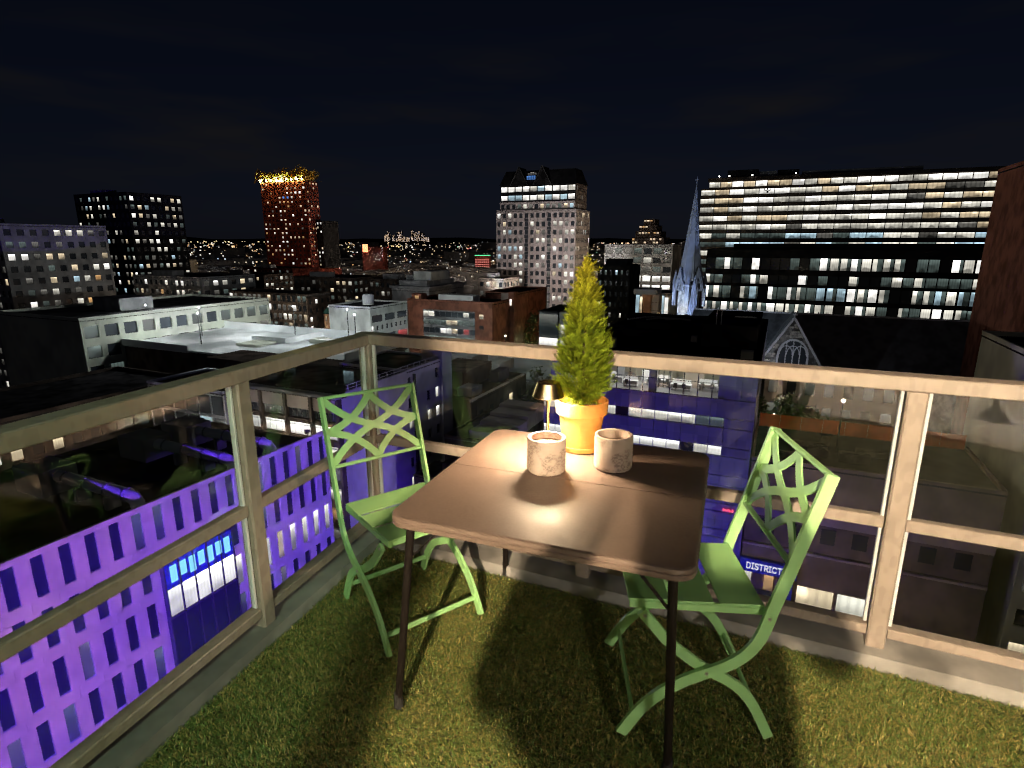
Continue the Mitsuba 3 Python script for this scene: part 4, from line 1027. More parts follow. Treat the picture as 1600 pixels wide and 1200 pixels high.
# ---- the brown shop building with its sign, below the church
b = thing('shop_building', 'brown building with a blue shop fascia below the right chair back', 'building')
core(b, -0.75, 22, 66.0, 79.8, STREET, -22.2, 'm_brown_wall', 'm_dark_roof', 0.0, 0, 0.5)
part(b, 'string_course', boxes([(-0.78, 22, 65.7, 65.98, -32.2, -31.9), (-0.78, 22, 65.8, 65.98, -28.4, -26.4)]), 'm_tan_panel', tw=GRID)
for i in range(7):
    pane(b, 'q', 1.0 + 3 * i, 2.4 + 3 * i, -30.6, -28.8, 65.95, None)
part(b, 'fascia', boxes([(-0.78, 5.2, 65.45, 65.97, -35.45, -33.85)]), 'm_sign_blue', tw=GRID)
tm = meshkit.text_mesh('DISTRICT', 0.78, 0.06, True)
tm.apply_scale([3.8 / tm.bounds[1][0], 1, 1])
v, f = vf(tm)
part(b, 'lettering', (np.c_[v[:, 0] - 0.15, 65.44 - v[:, 2], v[:, 1] - 35.05], f), 'm_emit_base', tw=GRID, emit=rgb(0.75, 0.75, 0.9))
pane(b, 'q', -0.7, 0.55, -38.6, -35.6, 65.9, 'e_white', name='shop_window'); pane(b, 'q', 1.9, 2.9, -37.6, -35.6, 65.8, 'e_amber', name='shop_window')
pane(b, 'q', 0.8, 4.2, -41.5, -37.7, 65.92, None, name='shop_window'); pane(b, 'q', 5.4, 9.0, -40.5, -36.2, 65.9, 'e_warm', name='shop_window'); pane(b, 'q', 9.4, 13, -40.5, -36.2, 65.9, 'e_white', name='shop_window')
tm = meshkit.text_mesh('A-F', 0.62, 0.05, True); v, f = vf(tm)
part(b, 'neon_sign', (np.c_[v[:, 0] + 2.6, 65.7 - v[:, 2], v[:, 1] - 39.6], f), 'm_emit_base', tw=GRID, emit=rgb(1.3, 0.2, 0.75))
part(b, 'neon_sign', boxes([(1.7, 2.5, 65.7, 65.75, -39.5, -38.9)]), 'm_emit_base', tw=GRID, emit=rgb(1.2, 0.35, 0.1))
part(b, 'pilaster', boxes([(4.3, 4.9, 65.5, 65.97, STREET, -35.5)]), 'm_sign_blue', tw=GRID)
for x, q, w, h in ((1.5, 68, 3, .5), (5, 70, 2, .8), (3, 73, 4, .35), (8, 69, 3, 1), (0.5, 75, 1.5, .9), (6.5, 74, 1, 1.2), (10, 72, 4, .6)):
    part(b, 'roof_clutter', boxes([(x, x + w, q, q + 1.2, -22.0, -22.0 + h), (x + 0.3, x + w - 0.3, q + 0.2, q + 0.9, -22.0 + h, -21.9 + h)]), 'm_rubble', tw=GRID)
b = thing('small_neon_sign', 'tiny red neon sign on the purple glass office front', 'sign')
part(b, 'tubes', boxes([(-3.2 + 0.17 * i, -3.2 + 0.17 * i + 0.11, 65.8, 65.86, -28.75 + 0.05 * (i % 2), -28.4 - 0.07 * (i % 3)) for i in range(7)]), 'm_emit_base', tw=GRID, emit=rgb(2.2, 0.12, 0.3))
b = thing('site_hoarding', 'orange construction hoarding at the back of the shop roof', 'fence')
for i in range(9):
    part(b, 'board', boxes([(-0.4 + 2.45 * i, 2.0 + 2.45 * i, 79.2, 79.26, -21.95, -20.2 + 0.03 * (i % 2))]), 'm_hoarding', tw=GRID)
    part(b, 'post', boxes([(-0.45 + 2.45 * i, -0.37 + 2.45 * i, 79.27, 79.4, -21.95, -20.1)]), 'm_white_metal', tw=GRID)

# ---- the church
b = thing('church', 'stone church with a tall steep roof, gabled transept and two blue lit spires', 'church')
RZ, EZ = -12.6, -24.0
v = np.array([(-16, 130, RZ), (60, 130, RZ), (-16, 118.6, EZ), (60, 118.6, EZ), (-16, 141.4, EZ), (60, 141.4, EZ)])
part(b, 'roof', (v, np.array([[0, 2, 3], [0, 3, 1], [0, 1, 5], [0, 5, 4], [0, 4, 2], [1, 3, 5]])), 'm_slate', tw=GRID)
part(b, 'ridge', boxes([(-16, 60, 129.85, 130.15, RZ - 0.1, RZ + 0.2)]), 'm_spire', tw=GRID)
for i in range(12):
    part(b, 'ridge_finial', boxes([(-13 + 1.9 * i, -12.8 + 1.9 * i, 129.9, 130.1, RZ + 0.2, RZ + 0.55)]), 'm_spire', tw=GRID)
part(b, 'wall', boxes([(-15.8, 59, 119.4, 140.6, STREET, EZ - 0.02)]), 'm_stone', tw=GRID)
GX, GQ2 = 3.35, 114.0
def tri(p):
    return [(GX - 6.6, -22.2), (GX + 6.6, -22.2), (GX, -11.2)]
gw = Polygon([(GX - 6.0, STREET), (GX + 6.0, STREET), (GX + 6.0, -22.0), (GX, -12.0), (GX - 6.0, -22.0)])
th_ = np.linspace(0, 1, 12)
aw = Polygon([(GX + 0.35 - 2.3, -21.8), (GX + 0.35 + 2.3, -21.8), (GX + 0.35 + 2.3, -18.6)] + [(GX + 0.35 + 2.3 * math.cos(a), -18.6 + 2.9 * math.sin(a)) for a in np.linspace(0, np.pi, 14)] + [(GX + 0.35 - 2.3, -18.6)])
part(b, 'gable_wall', extrude(gw.difference(aw), 0.7, [[1, 0, 0], [0, 0, 1], [0, 1, 0], [0, GQ2, 0]]), 'm_stone_dark', tw=GRID)
st = []
for r in range(22):
    z = -21.9 + 0.42 * r
    hw = 6.0 * (-12.0 - z) / 10 - 0.15
    x = GX - hw
    while x < GX + hw - 0.4:
        w = rng.uniform(0.5, 1.1)
        c = sbox(x, z, min(x + w, GX + hw), z + 0.38)
        if not c.intersects(aw.buffer(0.32)) and rng.random() < 0.95:
            x_, d_ = c.bounds, rng.uniform(0.03, 0.14)
            st.append((x_[0] + 0.03, x_[2] - 0.03, GQ2 - d_, GQ2 + 0.02, x_[1] + 0.02, x_[3] - 0.01))
        x += w
for s in st[:290]:
    part(b, 'stone', boxes([s]), 'm_stone' if rng.random() < 0.6 else 'm_stone_dark', tw=GRID)
ring = aw.buffer(0.32).difference(aw.buffer(-0.02))
part(b, 'window_arch', extrude(ring, 0.3, [[1, 0, 0], [0, 0, 1], [0, 1, 0], [0, GQ2 - 0.22, 0]]), 'm_spire', tw=GRID)
tr = unary_union([LineString([(GX + 0.35 + d, -22), (GX + 0.35 + d, -15)]).buffer(0.08) for d in (-1.15, 0, 1.15)] + [LineString([(GX + 0.35 + c + 1.05 * math.cos(a), -18.3 + 1.6 * math.sin(a)) for a in np.linspace(0, np.pi, 10)]).buffer(0.07) for c in (-1.15, 0, 1.15)]).intersection(aw)
part(b, 'tracery', extrude(tr, 0.16, [[1, 0, 0], [0, 0, 1], [0, 1, 0], [0, GQ2 + 0.1, 0]]), 'm_spire', tw=GRID)
part(b, 'stained_glass', extrude(aw, 0.05, [[1, 0, 0], [0, 0, 1], [0, 1, 0], [0, GQ2 + 0.3, 0]]), 'm_dark_glass', tw=GRID)
for sg in (-1, 1):
    part(b, 'coping', beam((GX, GQ2 + 0.2, -11.75), (GX + sg * 6.5, GQ2 + 0.2, -22.6), 0.5, 0.35, (0, 1, 0)), 'm_spire', tw=GRID)
v = np.array([(GX, GQ2 + 0.7, -12.0), (GX, 130, -12.0), (GX - 6.6, GQ2 + 0.7, -22.9), (GX - 6.6, 130, -22.9), (GX + 6.6, GQ2 + 0.7, -22.9), (GX + 6.6, 130, -22.9)])
part(b, 'transept_roof', (v, np.array([[0, 2, 3], [0, 3, 1], [0, 1, 5], [0, 5, 4]])), 'm_slate', tw=GRID)
part(b, 'finial', boxes([(GX - 0.12, GX + 0.12, GQ2 + 0.1, GQ2 + 0.3, -11.7, -10.6), (GX - 0.4, GX + 0.4, GQ2 + 0.12, GQ2 + 0.28, -11.2, -11.0)]), 'm_spire', tw=GRID)
part(b, 'turret', boxes([(-2.9, -1.5, 112.4, 113.8, STREET, -19.2), (-3.3, -1.1, 112.0, 114.2, -19.2, -18.7)]), 'm_white_wall', tw=GRID)
# spires
def spire(cp, cq, zb, zt, r, tiers, twist=22.5):
    pts, n = [], 8
    a = np.radians(np.arange(n) * 45 + twist)
    prof = [(zb, r), (zb + (zt - zb) * 0.47, r * 0.50), (zb + (zt - zb) * 0.99, r * 0.022)]
    v = np.vstack([np.c_[cp + R * np.cos(a), cq + R * np.sin(a), np.full(n, z)] for z, R in prof] + [[[cp, cq, zt]]])
    f = []
    for i in range(2):
        for j in range(n):
            k = (j + 1) % n; f += [[i * n + j, i * n + k, (i + 1) * n + k], [i * n + j, (i + 1) * n + k, (i + 1) * n + j]]
    f += [[2 * n + j, 2 * n + (j + 1) % n, 3 * n] for j in range(n)]
    part(b, 'spire', (v, np.array(f)), 'm_spire', tw=GRID)
    ribs = [vf(tube([(cp + (R + 0.02) * math.cos(t_), cq + (R + 0.02) * math.sin(t_), z) for z, R in prof], [0.10, 0.07, 0.04], 5)) for t_ in a]
    part(b, 'spire_ribs', join(*ribs), 'm_spire', tw=GRID)
    for z in tiers:
        R = np.interp(z, [p[0] for p in prof], [p[1] for p in prof]) + 0.16
        part(b, 'string_band', (np.vstack([np.c_[cp + R * np.cos(a), cq + R * np.sin(a), np.full(n, z)], np.c_[cp + R * np.cos(a), cq + R * np.sin(a), np.full(n, z + 0.3)]]), np.array([x for j in range(n) for x in ([j, (j + 1) % n, n + (j + 1) % n], [j, n + (j + 1) % n, n + j])])), 'm_spire', tw=GRID)
    for j in range(4):          # gabled dormers round the foot
        t_ = math.radians(-135 + 90 * j)
        d, s = np.array([math.cos(t_), math.sin(t_)]), np.array([-math.sin(t_), math.cos(t_)])
        for k_, (off, hh, ww) in enumerate(((0.0, 1.0, 1.0),)):
            c = np.array([cp, cq]) + d * r * 0.98
            w_, h_ = r * 0.52 * ww, (zt - zb) * 0.20 * hh
            o = np.array([*c, zb - 2.2])
            poly = Polygon([(-w_, 0), (w_, 0), (w_, h_ * 0.36), (0, h_ * 1.25), (-w_, h_ * 0.36)]).difference(unary_union([sbox(-w_ * 0.55, h_ * 0.1, -w_ * 0.1, h_ * 0.42), sbox(w_ * 0.1, h_ * 0.1, w_ * 0.55, h_ * 0.42)] + [Polygon([(w_ * 0.22 * math.cos(x), h_ * 0.62 + w_ * 0.22 * math.sin(x)) for x in np.linspace(0, 6.0, 9)])]))
            part(b, 'spire_gable', extrude(poly, 0.3, [[s[0], s[1], 0], [0, 0, 1], [d[0], d[1], 0], o]), 'm_spire', tw=GRID)
            part(b, 'gable_roof', (np.array([o + [0, 0, h_ * 1.25], o + [*(s * w_), h_ * 0.36], o + [*(-s * w_), h_ * 0.36], o + [*(-d * r * .8), h_ * 1.25], o + [*(s * w_ - d * r * .5), h_ * 0.36], o + [*(-s * w_ - d * r * .5), h_ * 0.36]]), np.array([[0, 1, 4], [0, 4, 3], [0, 3, 5], [0, 5, 2]])), 'm_slate', tw=GRID)
    for j in range(4):          # corner pinnacles
        t_ = math.radians(-90 + 90 * j)
        x, y = cp + 1.2 * r * math.cos(t_), cq + 1.2 * r * math.sin(t_)
        part(b, 'pinnacle', boxes([(x - .16 * r, x + .16 * r, y - .16 * r, y + .16 * r, zb - 6, zb - 0.6)]), 'm_spire', tw=GRID)
        v, f = lathe([(0.26 * r, 0), (0.22 * r, 0.3), (0.02, (zt - zb) * 0.15), (0.005, (zt - zb) * 0.152)], 4)
        part(b, 'pinnacle_cap', (v + [x, y, zb - 0.6], f), 'm_spire', tw=GRID)


spire(-19.9, 150, -8.0, 14.8, 2.95, (3.2,))
part(b, 'tower', boxes([(-22.2, -17.6, 147.7, 152.3, STREET, -8.0)]), 'm_stone', tw=GRID)
part(b, 'cross', boxes([(-19.95, -19.85, 149.95, 150.05, 14.6, 16.6), (-20.3, -19.5, 149.96, 150.04, 15.8, 15.92)]), 'm_spire', tw=GRID)
spire(-16.6, 133, -14.5, -5.6, 1.25, (), 22.5)
part(b, 'tower', boxes([(-17.8, -15.4, 131.8, 134.2, STREET, -14.6)]), 'm_stone', tw=GRID)

b = thing('church_house', 'tan stone annex with tall windows and a terrace beside the church', 'building')
facade(b, 'q', -0.4, 22, 105, STREET, -20.4, 8, 6, 0.5, 0.55, 'm_tan_panel', lambda i, j: 'e_dim' if (i + j) % 3 else None, deep=0.3)
core(b, -0.4, 22, 105, 111.5, STREET, -20.4, 'm_tan_panel', 'm_roof', 0.32, 0, 0.4)
part(b, 'terrace', boxes([(-2.0, 22, 96, 104.8, STREET, -26.6)]), 'm_tan_panel', tw=GRID)

# ---- towers further off
b = thing('central_tower', 'tall stone office tower with a dark gabled crown rising behind the conifer', 'skyscraper')
P0, P1, Q = -122.0, -83.3, 250.0
strip = {5, 9}


def tower_light(i, j):
    if i in strip: return 'e_dim' if rng.random() < 0.15 else None
    x = rng.random()
    hot = 0.75 if j == 10 and i < 5 else (0.55 if j in (12,) else 0.2)
    return ('e_white' if rng.random() < .6 else rng.choice(['e_warm', 'e_cool', 'e_bright'])) if x < hot else ('e_dim' if x < hot + 0.08 else None)


facade(b, 'q', P0, P1, Q, -40.0, 15.0, 14, 15, 0.60, 0.55, 'm_tower_stone', tower_light, deep=0.45, vb=0.45)
part(b, 'base_wall', boxes([(P0, P1, Q, Q + 1, STREET, -40.02)]), 'm_tower_stone', tw=GRID)
part(b, 'dark_bay', boxes([(P0 + 2.764 * c - 0.02 + 0.45, P0 + 2.764 * (c + 1) - 0.45, Q - 0.06, Q - 0.005, -40.0 + 3.667 * j + 2.9, -40.0 + 3.667 * (j + 1) + 0.5) for c in strip for j in range(14)]), 'm_dark_glass', tw=GRID)
for c in (2, 6, 12):
    part(b, 'fin', boxes([(P0 + 2.764 * c - 0.18, P0 + 2.764 * c + 0.18, Q - 0.5, Q - 0.01, STREET, 15.4)]), 'm_tower_stone', tw=GRID)
facade(b, 'p', Q + 0.5, Q + 21, P1 + 0.02, -40.0, 15.0, 12, 15, 0.52, 0.55, 'm_tan_panel', pick(0.12, dim=0.15), deep=0.13, joined=True)
core(b, P0, P1, Q, Q + 21, STREET, 15.0, 'm_tower_stone', 'm_dark_roof', 0.47, 0.14, 0.5)
P2, P3 = P0 + 1.2, P1 - 1.2
facade(b, 'q', P2, P3, Q + 1.6, 15.15, 19.1, 13, 1, 0.62, 0.5, 'm_tower_stone', pick(0.4, dim=.5), deep=0.4)
facade(b, 'q', P2, P3, Q + 2.4, 19.1, 26.6, 10, 2, 0.88, 0.58, 'm_black_wall', lambda i, j: None if rng.random() < .18 else rng.choice(['e_cool', 'e_bright', 'e_white', 'e_bright']), deep=0.35)
facade(b, 'p', Q + 3, Q + 19, P3 + 0.02, 15.15, 26.6, 9, 3, 0.5, 0.5, 'm_brown_wall', pick(.25), deep=0.35, joined=True)
part(b, 'wall', boxes([(P2, P3 - 0.36, Q + 2.8, Q + 19, 15.1, 26.6)]), 'm_black_wall', tw=GRID)
v = np.array([(P2 - .4, Q + 1.9, 26.6), (P3 + .4, Q + 1.9, 26.6), (P3 + .4, Q + 19.4, 26.6), (P2 - .4, Q + 19.4, 26.6), (P2 + 1.2, Q + 6, 33.0), (P3 - 1.4, Q + 6, 33.0), (P3 - 1.4, Q + 15, 33.0), (P2 + 1.2, Q + 15, 33.0)])
part(b, 'crown_roof', (v, np.array([[0, 1, 5], [0, 5, 4], [1, 2, 6], [1, 6, 5], [2, 3, 7], [2, 7, 6], [3, 0, 4], [3, 4, 7], [4, 5, 6], [4, 6, 7]])), 'm_black_wall', tw=GRID)
for cx in (-111.3, -100.0):
    v = np.array([(cx - 4.2, Q + 1.7, 26.4), (cx + 4.2, Q + 1.7, 26.4), (cx, Q + 1.7, 34.2), (cx, Q + 10, 34.2)])
    part(b, 'crown_gable', (v, np.array([[0, 1, 2], [0, 2, 3], [1, 3, 2]])), 'm_black_wall', tw=GRID)
    for sg in (-1, 1):
        part(b, 'gable_rib', beam((cx + sg * 4.3, Q + 1.6, 26.4), (cx, Q + 1.6, 34.4), 0.3, 0.3, (0, 1, 0)), 'm_roof', tw=GRID)
for i in range(4):
    pane(b, 'q', -107.6 + 1.1 * i, -106.75 + 1.1 * i, 28.6, 30.3, Q + 2.2, 'e_blue', name='crown_window')
    pane(b, 'q', -107.6 + 1.1 * i, -106.75 + 1.1 * i, 30.6, 31.6 + 0.4 * (i in (1, 2)), Q + 3.4, 'e_dim', name='crown_window')

b = thing('office_tower', 'broad office tower with bright strip windows on every floor, upper right', 'skyscraper')
P0, P1, Q = -29.5, 66.0, 235.0
zs_ = [18.3, 15.3, 12.2, 9.05, 5.95, 2.8, -0.35, -3.5, -6.7, -9.9, -13.1]


def strip_floor(zb, z0h, colr, p0, p1, n, prob=1.0):
    for i in range(n):
        w = (p1 - p0) / n
        pane(b, 'q', p0 + i * w + 0.12, p0 + (i + 1) * w - 0.12, zb, zb + z0h, Q + 0.15, colr(i) if rng.random() < prob else 'e_dim')


for r, z in enumerate(zs_):
    warm = r < 5
    strip_floor(z, 1.75, (lambda i: rng.choice(['e_white', 'e_warm', 'e_bright', 'e_white'])) if warm else (lambda i: rng.choice(['e_cool', 'e_cool', 'e_white', 'e_dimgreen'])), P0, P1, 19, 0.95 if r < 7 else 0.8)
part(b, 'spandrel', boxes([(P0, P1, Q - 0.02, Q + 0.5, z + 1.76, (zs_[r - 1] if r else 20.6) - 0.01) for r, z in enumerate(zs_)]), 'm_brown_wall', tw=GRID)
for i in range(20):
    x = P0 + i * (P1 - P0) / 19
    part(b, 'column', boxes([(x - 0.11, x + 0.11, Q - 0.12, Q + 0.2, STREET, 20.5)]), 'm_frame', tw=GRID)
part(b, 'wall', boxes([(P0, P1, Q + 0.52, Q + 30, STREET, 20.6), (P0, P1, Q + 0.02, Q + 0.51, STREET, -13.2)]), 'm_dark_brown', tw=GRID)
b_t = [(-27.0 + 4.0, P1, Q + 1.0, Q + 28, 20.62, 21.0)]
for i in range(22):
    pane(b, 'q', -26.8 + i * 4.0, -26.8 + i * 4.0 + 3.7, 21.1, 22.9, Q + 1.6, rng.choice(['e_white', 'e_warm', 'e_bright']))
part(b, 'top_floor', boxes([(-27, P1, Q + 1.9, Q + 28, 20.62, 23.2), (-27.4, P1, Q + 1.0, Q + 28.4, 23.2, 24.4)]), 'm_dark_brown', tw=GRID)
part(b, 'plant_room', boxes([(-21, -10.5, Q + 4, Q + 18, 24.4, 27.2), (-4, 3, Q + 6, Q + 14, 24.4, 26.8)]), 'm_black_wall', tw=GRID)
part(b, 'plant_room', boxes([(-10.4, -4.2, Q + 5, Q + 14, 24.4, 26.4), (4, 40, Q + 5, Q + 14, 24.4, 26.0)]), 'm_grey_wall', tw=GRID)
rg = [sbox(-0.28, -0.95, 0.28, -0.4).buffer(0.05)] + [Polygon([(c + .62 * math.cos(a), s + .62 * math.sin(a)) for a in np.linspace(0, 6.1, 14)]).difference(Polygon([(c + .36 * math.cos(a), s + .36 * math.sin(a)) for a in np.linspace(0, 6.1, 14)])) for c, s in ((-.55, .25), (.5, .35))]
part(b, 'emblem', extrude(unary_union(rg), 0.1, [[1, 0, 0], [0, 0, 1], [0, 1, 0], [-6.6, Q - 0.4, 19.5]]), 'm_emit_base', tw=GRID, emit=rgb(0.9, 0.95, 1.6))
for p_ in (-23.5, -20, -12.2, 2.0):
    s = trimesh.creation.icosphere(1, 0.28); s.apply_translation(world(p_, Q + 0.6, 24.9))
    part(b, 'roof_lamp', s, 'm_emit_base', emit=rgb(5, 5, 4.6))

b = thing('dark_office', 'dark glass office with lit floors in front of the strip lit tower', 'building')
P0, P1, Q = -21.8, 60.0, 200.0
flo = [(-6.9, -3.4), (-11.3, -8.6), (-16.0, -12.2), (-20.6, -17.3), (-25.2, -21.8), (-30, -26.4)]
for r, (z0, z1) in enumerate(flo):
    n = 30
    for i in range(n):
        w = (P1 - P0) / n
        x0 = P0 + i * w
        lit_ = rng.random() < (0.45, 0.22, 0.85, 0.8, 0.7, 0.6)[r]
        if lit_:
            e = rng.choice(['e_white', 'e_bright', 'e_white', 'e_cool' if r == 2 else 'e_white'])
            m_ = x0 + 0.12 + (w - 0.24) * rng.uniform(0.35, 1.0)
            pane(b, 'q', x0 + 0.12, m_, z0, z1, Q + 0.1, e)
            if m_ < x0 + w - 0.5: pane(b, 'q', m_ + 0.05, x0 + w - 0.12, z0, z1, Q + 0.1, 'e_dimgreen')
        else:
            pane(b, 'q', x0 + 0.12, x0 + w - 0.12, z0, z1, Q + 0.1, 'e_dimgreen' if rng.random() < .6 else None)
part(b, 'spandrel', boxes([(P0, P1, Q, Q + 0.5, z1 + 0.02, (flo[r - 1][0] - 0.02 if r else -0.9)) for r, (z0, z1) in enumerate(flo)] + [(P0, P1, Q, Q + 0.5, STREET, -30.02)]), 'm_black_wall', tw=GRID)
part(b, 'mullion', boxes([(P0 + i * (P1 - P0) / 30 - 0.11, P0 + i * (P1 - P0) / 30 + 0.11, Q - 0.1, Q + 0.2, -30, -3.0) for i in range(31)]), 'm_black_wall', tw=GRID)
core(b, P0, P1, Q, Q + 24, STREET, -1.0, 'm_black_wall', 'm_black_wall', 0.52, 0, 0.3)
part(b, 'upper_storey', boxes([(-14.2, P1, Q + 4, Q + 22, -0.84, 0.9)]), 'm_black_wall', tw=GRID)

b = thing('grid_office', 'grey block with a window grid and one bright double band right of the conifer', 'building')
def grid_light(i, j):
    if j in (7, 8): return 'e_bright' if i > 1 else 'e_white'
    return rng.choice(['e_dim', 'e_dimgreen', 'e_white']) if rng.random() < .6 else None
facade(b, 'q', -67, -39.2, 240, STREET, -0.3, 7, 12, 0.80, 0.62, 'm_grey_wall', grid_light, deep=0.35, split=2)
core(b, -67, -39.2, 240, 262, STREET, -0.3, 'm_grey_wall', 'm_roof', 0.37, 0, 0.8)
b = thing('terracotta_block', 'small terracotta block with a flat overhanging roof beyond the glass office roof', 'building')
part(b, 'wall', boxes([(-35.6, -33.2, 170, 176, STREET, -13.4)]), 'm_brick_orange', tw=GRID); part(b, 'wall', boxes([(-33.1, -31.0, 170.6, 176, STREET, -13.4)]), 'm_tan_panel', tw=GRID)
part(b, 'roof', boxes([(-38, -31.4, 168.8, 177, -13.3, -11.8)]), 'm_grey_wall', tw=GRID)
for i in range(3): part(b, 'panel_joint', boxes([(-33.12, -30.98, 170.5, 170.59, -15.6 - 2.4 * i, -15.5 - 2.4 * i)]), 'm_dark_brown', tw=GRID)
b = thing('black_block', 'unlit black block with a few dim windows right of the conifer top', 'building')
facade(b, 'q', -58, -46.6, 200, STREET, -7.0, 6, 10, 0.4, 0.45, 'm_black_wall', pick(0.1, dim=.3), deep=0.3)
core(b, -58, -46.6, 200, 216, STREET, -7.0, 'm_black_wall', 'm_black_wall', 0.32, 0, 0.6)
part(b, 'roof_hut', boxes([(-56, -48.5, 203, 212, -6.8, -4.4)]), 'm_black_wall', tw=GRID)
b = thing('lit_shopfront', 'low glass fronted block glowing white between the black block and the church spire', 'building')
for i in range(8):
    pane(b, 'q', -41 + 1.3 * i, -39.9 + 1.3 * i, -22.0, -15.0 - 0.5 * (i % 3), 186, rng.choice(['e_bright', 'e_cool', 'e_white', 'e_warm']))
core(b, -41.2, -28, 186.2, 200, STREET, -14.5, 'm_grey_wall', 'm_roof', 0, 0, 0.4)

b = thing('stepped_tower', 'distant stepped apartment tower with glowing amber terraces, left of the church spire', 'skyscraper')
for i, (a, c, z0, z1) in enumerate([(-142, -104, STREET, -2), (-140, -108, -2, 6), (-137, -112, 6, 12), (-134, -116, 12, 18), (-130, -119, 18, 24)]):
    part(b, 'tier', boxes([(a, c, 600 + 2 * i, 640 - 2 * i, z0, z1)]), 'm_dark_brown', tw=GRID)
    n = int((c - a) / 3)
    for r in range(max(1, int((z1 - max(z0, -14)) / 3.2))):
        for j in range(n):
            if rng.random() < 0.42: pane(b, 'q', a + 3 * j + 0.4, a + 3 * j + 2.6, z1 - 2.8 - 3.2 * r, z1 - 1.2 - 3.2 * r, 599.8 + 2 * i, rng.choice(['e_amber', 'e_warm', 'e_warm', 'e_far']))

b = thing('red_tower', 'tall dark red apartment tower with a glowing golden roof garden, far left', 'skyscraper')
P0, P1, Q = -451, -396, 420
def red_light(i, j):
    x = rng.random()
    return None if x > 0.34 else rng.choice(['e_warm', 'e_white', 'e_far', 'e_amber', 'e_dim', 'e_bright' if rng.random() < .3 else 'e_far'])
facade(b, 'q', P0, P1, Q, -44, 55, 11, 25, 0.46, 0.42, 'm_red_dark', lambda i, j: 'e_blue' if j == 21 and i in (5, 6) else red_light(i, j), deep=0.4)
facade(b, 'p', Q + 0.5, Q + 16, P1 + 0.02, -44, 55, 4, 25, 0.5, 0.42, 'm_red_dark', red_light, deep=0.4)
core(b, P0, P1, Q, Q + 16, STREET, 55, 'm_red_dark', 'm_roof', 0.42, 0.42, 0)
part(b, 'podium', boxes([(P0 + 12, P1 + 28, Q - 24, Q + 8, STREET, -22)]), 'm_red_dark', tw=GRID)
for i in range(18):
    x = P0 + 12.5 + 3.9 * i
    if rng.random() < .8: pane(b, 'q', x, x + 1.6, -32, -29.5, Q - 24.1, rng.choice(['e_amber', 'e_far', 'e_warm']))
part(b, 'roof_screen', boxes([(P0 + 18, P0 + 27, Q + 1, Q + 8, 55.2, 66.0)]), 'm_pale_wall', tw=GRID)
tr_v = []
for i in range(1500):
    x, y = rng.uniform(P0 - 4, P1 + 3), rng.uniform(Q - 3, Q + 15)
    z = 55.5 + (5.0 + 9.0 * meshkit.noise(np.array([x * .13, y * .13, 0]), 3)) * rng.random() ** 0.8
    w = rng.uniform(.7, 1.7)
    t0 = rng.normal(0, 1, (3, 3)) * w
    tr_v.append(t0 + [x, y, z])
k = part(b, 'roof_garden', (np.array(tr_v).reshape(-1, 3), np.arange(4500).reshape(-1, 3)), 'm_leaf_gold', tw=GRID)
for i in range(9):
    s = trimesh.creation.icosphere(1, 0.8); s.apply_translation(world(P0 + 3 + 6.2 * i, Q - 1.2, 56.6))
    part(b, 'unseen_garden_lamp', s, 'm_emit_base', emit=rgb(520, 380, 130), weight=0.2)  # unseen lamps, placed to make the golden crown glow

b = thing('slim_far_tower', 'slim dark tower with a white lit top floor, right beside the far red tower', 'skyscraper')
facade(b, 'q', -407, -389, 430, -44, 20, 5, 17, 0.5, 0.45, 'm_black_wall', lambda i, j: 'e_bright' if (j == 16 and i > 2) or (j > 12 and rng.random() < .3) else (red_light(i, j)), deep=0.4)
core(b, -407, -389, 430, 452, STREET, 20, 'm_black_wall', 'm_black_wall', 0.42, 0, 0.6)

# ---- more of the city outside the photograph's edges, and in the middle distance
def plain_block(label, p0, p1, q0, q1, zt, wall, cols, rows, prob, ww=0.55, hh=0.5, pside=None, palette=PALETTE):
    global b
    b = thing('city_block', label, 'building')
    facade(b, 'q', p0, p1, q0, STREET, zt, cols, rows, ww, hh, wall, pick(prob, palette, .4), deep=0.3)
    if pside: facade(b, 'p', q0 + 0.3, q1, p1, STREET, zt, pside, rows, ww, hh, wall, pick(prob, palette, .4), deep=0.3)
    core(b, p0, p1, q0, q1, STREET, zt, wall, 'm_dark_roof', 0.32, 0.32 if pside else 0, 0.7)
    w = (p1 - p0)
    roof_unit(b, p0 + w * .2, p0 + w * .5, q0 + 3, q0 + 8, zt + .15, 2.4)


W_PAL = [('e_warm', .5), ('e_amber', .2), ('e_white', .3)]
plain_block('grey block with small lit windows at the left edge beyond the pale office', -235, -196, 150, 175, -12, 'm_grey_wall', 13, 9, .3, pside=6)
plain_block('brown block behind the dark apartment block', -190, -158, 190, 210, -13.5, 'm_dark_brown', 10, 10, .22, pside=6, palette=W_PAL)
plain_block('long low brick block behind the green roofed block', -150, -126, 190, 204, -13.5, 'm_dark_brown', 9, 9, .2, palette=W_PAL)
plain_block('narrow tan block between the tiered block and the tall tower', -108, -97, 205, 220, -13, 'm_tan_panel', 4, 9, .2, pside=5, palette=W_PAL)
plain_block('dark brick block in front of the far red tower', -335, -290, 290, 315, -16, 'm_red_dark', 14, 8, .25, palette=W_PAL)
plain_block('dark block with amber windows below the far red tower', -300, -262, 240, 262, -17, 'm_dark_brown', 12, 8, .3, pside=6, palette=W_PAL)
plain_block('tall dark tower at the far left edge of the view', -300, -262, 170, 196, 22, 'm_black_wall', 12, 18, .35, pside=8)
plain_block('mid grey tower at the left edge with evenly lit floors', -232, -206, 95, 125, 6, 'm_grey_wall', 9, 14, .3, pside=9)
plain_block('broad dark block low on the left edge', -112, -92, 20, 66, -22, 'm_dark_brown', 8, 7, .2, pside=18)
plain_block('dark block outside the left edge beside the low broad block', -190, -150, -30, 30, -14, 'm_grey_wall', 10, 9, .25, pside=14)
